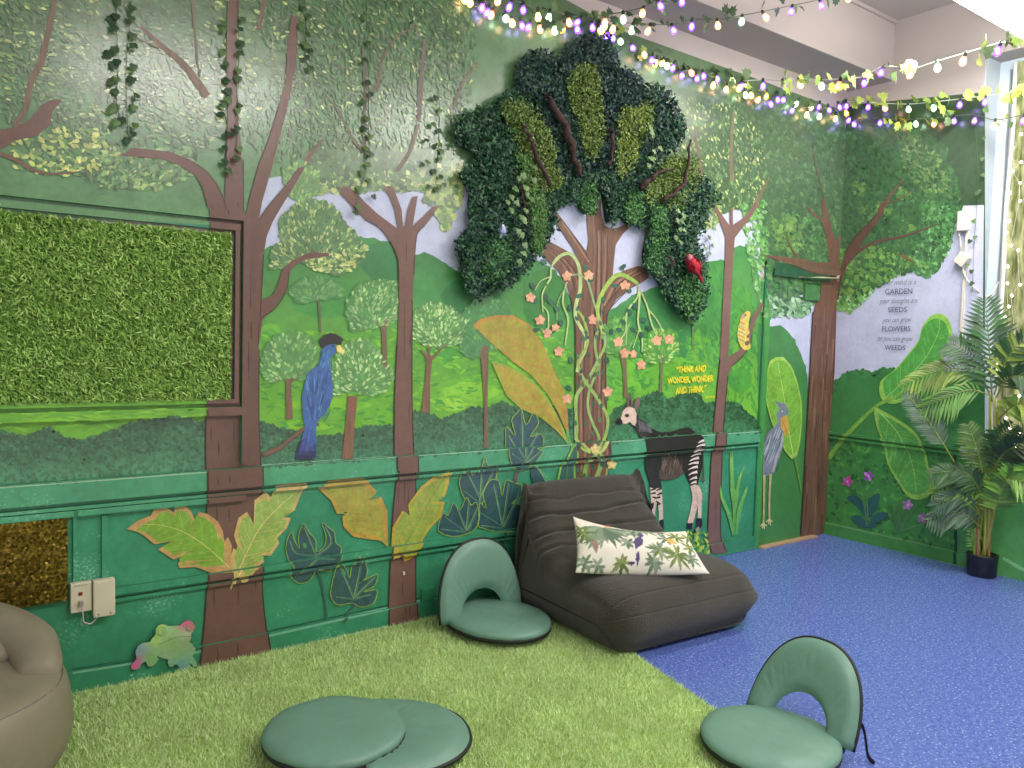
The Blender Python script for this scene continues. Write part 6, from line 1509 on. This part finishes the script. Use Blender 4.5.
zz = lambda x0, y0, k_, pts: Z(x0, y0, k_, pts)
wallline = lambda d: (lambda p, t: on_y(p[0], p[1] - 3, WALL_Y - d))
s1 = zz(460, 0, 5.69, [(20, -10), (60, 12), (130, 40), (165, 72), (187, 88), (258, 112), (292, 135), (343, 148), (398, 158), (450, 162), (537, 170), (592, 165), (668, 166), (750, 155), (835, 205), (875, 218), (910, 245), (975, 282)]) + zz(600, 0, 5.69, [(243, 317), (297, 347), (322, 360), (360, 367), (380, 377), (423, 388), (466, 432), (507, 420), (548, 450), (585, 437), (647, 488), (662, 452), (720, 515), (750, 468), (797, 505), (830, 478), (822, 543), (857, 545), (910, 570), (948, 550), (968, 595), (1010, 570)]) + zz(760, 0, 5.69, [(135, 575), (190, 632), (218, 597), (270, 655), (305, 615), (340, 612), (343, 665), (388, 630), (430, 680), (445, 615), (485, 650), (512, 690), (575, 660), (620, 700)])
string_lights(s1, 'wwpprgwpprgyppppgprpwwgpprppwprgwygwryppppgwwpgpwpyppgwpr', wallline(.05), 'longest string of coloured lights, along the top edge of the mural wall', 70, IVY + IVY_LIT[:1])
s1b = zz(460, 0, 5.69, [(225, 12), (293, 38), (360, 58), (443, 92), (510, 97), (613, 125), (680, 135), (792, 158)])
string_lights(s1b, 'rppwgrpp', wallline(.09), 'short string of coloured lights just above the top of the wall tree crown', 14)
def lerp_y(y0, y1): return lambda p, t: on_y(p[0], p[1] - 3, y0 + (y1 - y0) * t)
string_lights([(603, 30), (606, 22), (623, 19), (643, 14), (658, 6), (682, 1), (706, -8)], 'wrgwppw', lerp_y(3.38, 2.85), 'upper string of lights rising from the tree crown towards the ceiling', 16, IVY)
string_lights([(606, 26), (614, 29), (633, 30), (650, 31), (672, 31), (692, 26), (717, 26), (742, 22), (763, 18), (792, 12), (820, 6), (848, -2)], 'wwgrppwgrppw', lerp_y(3.38, 2.75), 'lower string of lights rising from the tree crown towards the ceiling', 30, IVY)
sc = [(742, 87), (763, 86), (783, 86.5), (799, 85), (821, 86), (840, 85), (864, 83), (883, 73), (912, 75), (937, 68), (965, 60), (1000, 50), (1030, 44)]
def cross(p, t):
    v = Vector(on_y(p[0], p[1] - 3, 3.40)); k_ = max(0, (p[0] - 742) / 282)
    d = ray(p[0], p[1] - 3); y = 3.40 - 1.75 * k_; xx = d[0] / d[1] * y
    if xx > 5.45: y = 5.45 * d[1] / d[0]
    return on_y(p[0], p[1] - 3, y)
string_lights(sc, 'pppwgrppwgrpw', cross, 'string of lights crossing in front of the end wall below the ceiling light', 34, IVY_LIT + IVY[1:2], WIREW, 1.2, .075)
sr = [(880, 124), (898, 126), (915, 125), (934, 124), (954, 122), (975.6, 121), (995, 126), (1024, 121)]
rightline = lambda d: (lambda p, t: on_x(p[0], p[1] - 3, WALL_X - d))
string_lights([(852, 126)] + sr, 'ppygrppwp', rightline(.05), 'string of lights along the top of the mural beside the window', 22, IVY[1:2] + IVY_LIT)
string_lights([(846, 107), (868, 108), (883, 109), (908, 110), (933, 108), (960, 105), (985, 102), (1030, 96)], 'pprggppw', rightline(.12), 'pale string of lights with leaves coloured as lit on the end wall above the verse', 34, IVY_LIT, WIREW, 1.2, .075)

# ------------------------------------------------------------------ door fittings
dl = box_obj('door_latch', -.011, .011, -.020, 0, -.022, .022, mat('black_iron', (24, 24, 24), .5), bevel=.003)
a, b = wc('L', 769, 360); dl.location = (a, WALL_Y + .035, b); tag(dl, 'small black latch on the painted door above the stork', 'latch')
a0, b0 = wc('L', 803, 300); a1, b1 = wc('L', 818, 286)
dc = box_obj('door_closer', a0, a1, WALL_Y - .020, WALL_Y + .035, b0, b1, mat('closer_green', (66, 116, 68), .4, var=.3, scale=30), bevel=.006); tag(dc, 'green painted door closer with a pale arm at the top of the door', 'door closer')
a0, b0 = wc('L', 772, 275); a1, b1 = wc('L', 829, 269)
box_obj('head_gap_shade', a0, a1, WALL_Y - .022, WALL_Y + .003, b0 - .004, b1, mat('head_gap_shade_green', (38, 84, 58), .4, var=.2, scale=20), dc, .003)  # dark green strip painted as the shade in the gap over the door
g = Geo(); g.tube([on_y(800, 277.3, WALL_Y - .03), on_y(820, 277.6, WALL_Y - .05), on_y(838.5, 278.3, WALL_Y - .04)], [.006, .007, .006], 8); g.obj('arm', mat('arm_enamel', (196, 186, 150), .4), dc)
g = Geo(); g.tube([on_y(838.3, 275.5, WALL_Y - .045), on_y(838.3, 281.5, WALL_Y - .045)], .010, 10); g.obj('pivot', bpy.data.materials['arm_enamel'], dc)

# ------------------------------------------------------------------ conduit on the window wall
def rbox(name, px0, py0, px1, py1, d, m, parent=None, bev=.004, off=0.0):
    a0, b1 = wc('R', px0, py0); a1, b0 = wc('R', px1, py1); lo_, hi_ = min(a0, a1), max(a0, a1)
    return box_obj(name, WALL_X - d - off, WALL_X - off, lo_, hi_, b0, b1, m, parent, bev)
CON = mat('white_conduit', (214, 208, 200), .45)
cv0, cv1 = wc('R', 967.5, 226), wc('R', 962, 350); cd = box_obj('cable_conduit', WALL_X - .016, WALL_X, (cv0[0] + cv1[0]) / 2 - .010, (cv0[0] + cv1[0]) / 2 + .010, cv1[1], cv0[1], CON, None, .002); tag(cd, 'pale vertical cable conduit beside the verse', 'conduit')
pt0, pt1 = Vector(ww('R', *wc('R', 969, 225), 0)), Vector(ww('R', *wc('R', 962.4, 345), 0))
cd2 = rbox('plug_adapter', 961, 212, 970, 231, .05, CON, None, .006); tag(cd2, 'white plug adapter at the head of the cable conduit', 'plug adapter')
g = Geo(); g.tube([Vector(ww('R', *wc('R', *p), .03)) for p in ((961.5, 231), (962.5, 242), (963, 253))], .006, 8); g.obj('cord', CON, cd2)
bx = box_obj('junction_box', -.025, .025, -.038, .038, -.038, .038, CON, None, .006); bx.location = Vector(ww('R', *wc('R', 964.5, 260), .030)); bx.rotation_euler = (math.radians(38), 0, 0); tag(bx, 'white junction box set at a tilt on the cable conduit', 'junction box')
g = Geo(); g.tube(catmull([Vector(ww('R', *wc('R', *p), o_)) for p, o_ in (((965, 266), .03), ((966, 274), .03), ((971, 283), .02), ((978, 290), .015))] + [on_x(986, 297, WALL_X + .06), on_x(993, 292, WALL_X + .14), on_x(999, 282, WALL_X + .17)], 5), .005, 8); o = g.obj('cable', CON); tag(o, 'white cable looping from the tilted junction box into the window', 'cable')

# ------------------------------------------------------------------ window, curtain, fairy lights
REV = mat('window_reveal_paint', (176, 188, 196), .5, var=.03)
FRM = mat('window_frame_paint', (206, 222, 236), .4)
xr = WALL_X
bm = bmesh.new(); add_box(bm, xr + .003, xr + T, WIN_Y1 - .012, WIN_Y1 - .0005, WIN_Z0, WIN_Z1)
o = structure(bm_obj('trim_13', bm, REV)); o['label'] = 'grey blue window reveal'
bm = bmesh.new()
add_box(bm, xr + .19, xr + .24, WIN_Y1 - .075, WIN_Y1 - .012, WIN_Z0, WIN_Z1, .004); add_box(bm, xr + .19, xr + .24, WIN_Y0, WIN_Y0 + .06, WIN_Z0, WIN_Z1, .004)
add_box(bm, xr + .19, xr + .24, WIN_Y0 + .06, WIN_Y1 - .075, WIN_Z0, WIN_Z0 + .06, .004); add_box(bm, xr + .19, xr + .24, WIN_Y0 + .06, WIN_Y1 - .075, WIN_Z1 - .06, WIN_Z1, .004)
wf = structure(bm_obj('window_1', bm, FRM)); wf['label'] = 'pale blue window frame behind the leafy curtain'
GL, nt, b = new_mat('window_glass'); b.inputs['Transmission Weight'].default_value = 1.0; b.inputs['Roughness'].default_value = .0; b.inputs['IOR'].default_value = 1.01
box_obj('pane', xr + .212, xr + .218, WIN_Y0 + .06, WIN_Y1 - .075, WIN_Z0 + .06, WIN_Z1 - .06, GL, wf)
sl = structure(box_obj('window_sill', xr - .02, xr + .19, WIN_Y0, WIN_Y1, WIN_Z0 - .03, WIN_Z0 + .002, REV, None, .004)); sl['label'] = 'grey window sill behind the palm'
V, Fc = [], []
cy0, cy1 = 1.02, on_x(1003, 300, xr + .15).y
NC, NZ = 90, 24
for j in range(NZ + 1):
    z = WIN_Z0 + .01 + (3.33 - WIN_Z0 - .01) * j / NZ
    for i in range(NC + 1):
        y = cy1 + (cy0 - cy1) * i / NC
        V.append((xr + .15 + .018 * math.sin(i * .75 + .3 * math.sin(j * .4)) + .006 * math.sin(i * 2.1 + j * .2), y, z))
for j in range(NZ):
    for i in range(NC): a = j * (NC + 1) + i; Fc.append((a, a + 1, a + NC + 2, a + NC + 1))
CUR, nt, b = new_mat('olive_sheer')
tcn = nt.nodes.new('ShaderNodeTexCoord'); mpn = nt.nodes.new('ShaderNodeMapping'); mpn.inputs['Scale'].default_value = (1, 9, 2.2); nt.links.new(tcn.outputs['Object'], mpn.inputs['Vector'])
nn_ = nt.nodes.new('ShaderNodeTexNoise'); nn_.inputs['Scale'].default_value = 3.5; nn_.inputs['Detail'].default_value = 5; nt.links.new(mpn.outputs['Vector'], nn_.inputs['Vector'])
rr = nt.nodes.new('ShaderNodeValToRGB'); rr.color_ramp.elements[0].position = .38; rr.color_ramp.elements[0].color = lin((112, 126, 74)); rr.color_ramp.elements[1].position = .62; rr.color_ramp.elements[1].color = lin((204, 206, 156)); nt.links.new(nn_.outputs['Fac'], rr.inputs['Fac'])
nt.links.new(rr.outputs['Color'], b.inputs['Base Color']); b.inputs['Roughness'].default_value = .9
tr = nt.nodes.new('ShaderNodeBsdfTranslucent'); nt.links.new(rr.outputs['Color'], tr.inputs['Color'])
ms = nt.nodes.new('ShaderNodeMixShader'); ms.inputs['Fac'].default_value = .5
out = [n_ for n_ in nt.nodes if n_.type == 'OUTPUT_MATERIAL'][0]
nt.links.new(b.outputs['BSDF'], ms.inputs[1]); nt.links.new(tr.outputs['BSDF'], ms.inputs[2]); nt.links.new(ms.outputs['Shader'], out.inputs['Surface'])
cur = link_mesh('curtain', mesh_from(V, Fc), CUR); tag(cur, 'olive sheer leaf patterned curtain in the window behind the palm', 'curtain')
g = Geo(); g.tube([Vector((xr + .13, cy1 + .004 + .006 * math.sin(z * 6), z)) for z in np.linspace(WIN_Z0 + .06, 3.32, 20)], .012, 8); g.obj('hem', mat('white_hem', (232, 236, 234), .5), cur)
fl = empty('fairy_lights', (xr + .12, cy1 - .03, 3.0)); tag(fl, 'warm white fairy lights hanging in front of the curtain', 'fairy lights')
fp = Z(900, 290, 6.4, [(715, 35), (695, 105), (675, 175), (688, 253), (672, 330), (628, 465), (620, 500), (748, 388), (700, 457), (785, 487), (695, 540), (770, 598), (763, 677), (780, 695)]) + Z(940, 190, 5.49, [(385, 15), (380, 170), (365, 235), (390, 305), (372, 420), (370, 512), (395, 580), (378, 640), (358, 700), (440, 60), (430, 330), (440, 520)]) + Z(940, 60, 5.49, [(445, 405), (400, 480), (390, 545), (440, 675), (400, 610), (385, 730), (446, 560)]) + [(1010, 428), (1016, 446), (1006, 418), (1020, 432)]
fp.sort(key=lambda p: p[1])
bme = None
sv, sf = lathe_data([(.001, -.009), (.006, -.006), (.0085, 0), (.006, .006), (.001, .009)], 8)
bme = mesh_from(sv, sf); bme.materials.append(emit_mat('fairy_bulb', (255, 240, 205), 9.0))
base = Vector(fl.location); wires = {0: [], 1: []}
for i, p in enumerate(fp):
    q = on_x(p[0], p[1], xr + .112); o = bpy.data.objects.new('bulb', bme); COL.objects.link(o); o.parent = fl; o.location = q - base; wires[0 if p[0] < 1011 else 1].append(q - base)
for w_ in wires.values():
    g = Geo(); g.tube([v + Vector((-.002, .004, 0)) for v in w_], .0014, 5); g.obj('wire', CON, fl)

# ------------------------------------------------------------------ potted palm
pc = on_z(985, 574, 0.0); pc = Vector((min(pc.x, 5.485), pc.y, 0))
palm = empty('potted_palm', pc); tag(palm, 'tall artificial palm in a small black pot by the window', 'potted plant')
V, Fc = lathe_data([(.001, .002), (.078, .002), (.084, .006), (.090, .13), (.092, .138), (.090, .142), (.082, .142), (.080, .12), (.001, .118)], 32, False)
link_mesh('pot', mesh_from(V, Fc), mat('black_pot', (26, 27, 30), .4), palm)
soil = link_mesh('soil', mesh_from(*lathe_data([(.081, .119), (.05, .124), (.001, .126)], 20, False)), mat('dark_soil', (48, 38, 28), .95, var=.3, scale=50, bump=.6), palm)
YST = attr_mat('palm_stem', rough=.5, amt=.15, s1=14, s2=60, bump=.1, stretch=(1, 1, .3))
def stem(pts, r, col, x=None):
    P_ = catmull(pts, 6); g = Geo(); n = len(P_)
    for i in range(1): g.tube(P_, [np.interp(k_ / (n - 1), [0, 1], r) for k_ in range(n)], 8, lin(col))
    return g.obj('stem', YST, palm)
def W(px, py, x): return on_x(px, py, x) - pc
for px, top, col, r in ((981, 440, (130, 142, 62), .007), (990, 396, (142, 146, 70), .008), (994.5, 398, (150, 150, 76), .009), (998.5, 400, (146, 150, 74), .008), (985, 470, (122, 148, 58), .008), (976, 500, (110, 150, 60), .007)):
    stem([Vector((random.uniform(-.04, .04), random.uniform(-.04, .04), .12)), W(984 + (px - 988) * .8, 520, 5.47), W(px - .5, (520 + top) / 2, 5.45), W(px, top, 5.43)], [r * 1.3, r], col)
for _ in range(11):
    a = random.uniform(0, 2 * PI); rr_ = random.uniform(.03, .07)
    stem([Vector((rr_ * math.cos(a), rr_ * math.sin(a), .115)), Vector((rr_ * 1.1 * math.cos(a), rr_ * 1.1 * math.sin(a), .115 + random.uniform(.08, .18))), Vector((rr_ * 1.2 * math.cos(a), rr_ * 1.2 * math.sin(a), .115 + random.uniform(.19, .26)))], [.010, .006], random.choice([(140, 104, 66), (156, 122, 78), (118, 86, 60), (120, 150, 60), (96, 136, 56)]))
PALML = attr_mat('palm_leaflet', rough=.42, amt=.12, s1=14, s2=60, bump=0, spec=.5)
def frond(pts, col, llen, n, stemcol=(120, 130, 60), droop=.25, wid=.10, start=.18, spread=1.0, col2=None):
    """pts: 3-D points of the midrib; llen: leaflet length in metres"""
    P_ = catmull(pts, 10); N = len(P_); g = Geo()
    g.tube(P_, [.0055 * (1 - .75 * i / (N - 1)) for i in range(N)], 6, lin(stemcol))
    view = Vector((-.75, -.55, .2))
    n = int(n * .74); wid *= 1.35
    for i in range(n):
        t = start + (1 - start) * (i + .5) / n; f = t * (N - 1); k_ = min(int(f), N - 2); p = P_[k_].lerp(P_[k_ + 1], f - k_); ax = (P_[k_ + 1] - P_[k_]).normalized()
        sd = ax.cross(view).normalized(); up_ = sd.cross(ax).normalized()
        L = llen * (math.sin(PI * min(1, .18 + .75 * (t - start) / (1 - start) + .02)) ** .7) * random.uniform(.88, 1.1)
        for s in (-1, 1):
            dr = (ax * (.55 + .5 * t) + sd * s * spread + up_ * random.uniform(.0, .35)).normalized()
            q0 = p; q1 = p + dr * L * .5 + Vector((0, 0, -droop * L * .12)); q2 = p + dr * L + Vector((0, 0, -droop * L * .55))
            wv = dr.cross(view).normalized() * (L * wid * .62); wv = wv * (1 if s > 0 else -1)
            c = lin(jit(col2 if col2 and random.random() < .4 else col, .14))
            rid = view * (-.12) * wv.length
            g.add([q0 - wv * .3, q0 + wv * .3, q1 - wv, q1 + rid, q1 + wv, q2], [(0, 1, 4, 3), (0, 3, 2), (2, 3, 5), (3, 4, 5)], c)
    return g.obj('frond', PALML, palm, False)
D1, D2, D3, SIL, BRT, YEL = (52, 86, 50), (62, 98, 56), (44, 72, 48), (74, 102, 76), (116, 160, 66), (150, 172, 78)
frond([W(992, 402, 5.43), W(990, 365, 5.42), W(988, 330, 5.40), W(985, 300, 5.38)], D2, .20, 26, wid=.10, col2=SIL, start=.12)
frond([W(990, 396, 5.43), W(978, 368, 5.40), W(963, 350, 5.36), W(950, 342, 5.33)], SIL, .16, 22, wid=.09, droop=.5, col2=D2)
frond([W(990, 392, 5.43), W(965, 370, 5.38), W(935, 372, 5.32), W(903, 386, 5.26)], (112, 138, 62), .15, 28, droop=.7, wid=.09, col2=YEL)
frond([W(992, 396, 5.42), W(970, 390, 5.36), W(946, 398, 5.30), W(922, 408, 5.28)], (96, 140, 66), .14, 22, droop=.8, wid=.09)
frond([W(994, 395, 5.43), W(1004, 365, 5.42), W(1014, 350, 5.40), W(1030, 336, 5.38)], D2, .17, 22, wid=.11, col2=YEL)
frond([W(996, 398, 5.43), W(1006, 380, 5.40), W(1020, 376, 5.36), W(1042, 384, 5.34)], D1, .16, 22, droop=.5, wid=.11)
frond([W(998, 420, 5.42), W(1010, 408, 5.36), W(1022, 404, 5.32), W(1044, 414, 5.28)], YEL, .18, 18, droop=.8, wid=.12, col2=BRT)
frond([W(981, 520, 5.46), W(968, 486, 5.40), W(952, 458, 5.35), W(941, 440, 5.32), W(925, 416, 5.29), W(907, 394, 5.26)], (74, 100, 80), .135, 34, (150, 150, 72), droop=.35, wid=.10, start=.55, col2=SIL)
frond([W(990, 480, 5.44), W(1000, 458, 5.38), W(1012, 448, 5.34), W(1032, 440, 5.30)], D3, .16, 24, droop=.5, wid=.11)
frond([W(988, 500, 5.45), W(982, 470, 5.40), W(976, 446, 5.37), W(968, 424, 5.35)], (88, 116, 62), .14, 24, (140, 146, 66), droop=.5, wid=.10, start=.3)
frond([W(985, 505, 5.45), W(966, 480, 5.38), W(950, 472, 5.33), W(930, 474, 5.28)], D2, .13, 24, droop=.6, wid=.10)
frond([W(984, 512, 5.46), W(968, 494, 5.38), W(952, 486, 5.34), W(932, 494, 5.30)], BRT, .11, 20, droop=.8, wid=.14)
frond([W(992, 525, 5.45), W(997, 505, 5.38), W(1003, 488, 5.34), W(1012, 466, 5.30)], (82, 126, 62), .17, 26, (136, 146, 70), droop=.35, wid=.11, start=.25, col2=BRT)
frond([W(990, 510, 5.45), W(998, 486, 5.36), W(1010, 478, 5.30), W(1030, 486, 5.26)], BRT, .15, 22, droop=.7, wid=.12, col2=(92, 136, 60))
frond([W(982, 530, 5.46), W(968, 516, 5.38), W(952, 512, 5.33), W(928, 520, 5.27)], (92, 116, 92), .13, 24, droop=.8, wid=.14, col2=SIL)
frond([W(982, 520, 5.46), W(964, 500, 5.36), W(950, 498, 5.31), W(934, 506, 5.27)], (60, 92, 70), .12, 20, droop=.7, wid=.13)
frond([W(984, 500, 5.46), W(976, 484, 5.38), W(968, 474, 5.34), W(956, 470, 5.30)], D1, .13, 20, droop=.6, wid=.11)
frond([W(992, 470, 5.45), W(996, 450, 5.40), W(1002, 436, 5.36), W(1014, 424, 5.32)], D1, .15, 22, droop=.4, wid=.11)
frond([W(978, 556, 5.46), W(974, 546, 5.44), W(972, 538, 5.42), W(970, 528, 5.41)], (100, 150, 78), .06, 12, droop=.5, wid=.16)
# ------------------------------------------------------------------ light
w = bpy.data.worlds.new('World'); S.world = w; w.use_nodes = True
w.node_tree.nodes['Background'].inputs['Color'].default_value = (1.0, 0.97, 0.95, 1)
w.node_tree.nodes['Background'].inputs['Strength'].default_value = 0.72
DIFF = emit_mat('lit_diffuser', (255, 250, 244), 42.0, True)
HOUSING = mat('white_enamel', (225, 225, 222), 0.4)
def fixture(x0, x1, y0, y1, label):
    z0 = 3.30
    t = empty('ceiling_light', ((x0 + x1) / 2, (y0 + y1) / 2, 3.77)); tag(t, label, 'ceiling light', 'fluorescent ceiling lights')
    cx, cy = (x0 + x1) / 2, (y0 + y1) / 2
    hx, hy = (x1 - x0) / 2, (y1 - y0) / 2
    bm = bmesh.new(); add_box(bm, -hx, hx, -hy, hy, -0.41, -0.36, 0.006); bm_obj('housing', bm, HOUSING, t)
    bm = bmesh.new(); add_box(bm, -hx + .01, hx - .01, -hy + .01, hy - .01, -0.47, -0.411, 0.012); bm_obj('diffuser', bm, DIFF, t)
    g = Geo()
    for s in (-1, 1): g.tube([(s * hx * .7, 0, -0.37), (s * hx * .7, 0, 0)], .008, 8)
    g.obj('hanger', HOUSING, t)
    return t
fixture(3.75, 5.30, 1.86, 2.17, 'long bright fluorescent light hanging under the ceiling near the window')
fixture(0.9, 2.45, 0.15, 0.46, 'fluorescent light above the floor in front of the grass panel, outside the photo')
fixture(3.2, 4.75, 0.15, 0.46, 'fluorescent light above the blue floor nearer the room, outside the photo')
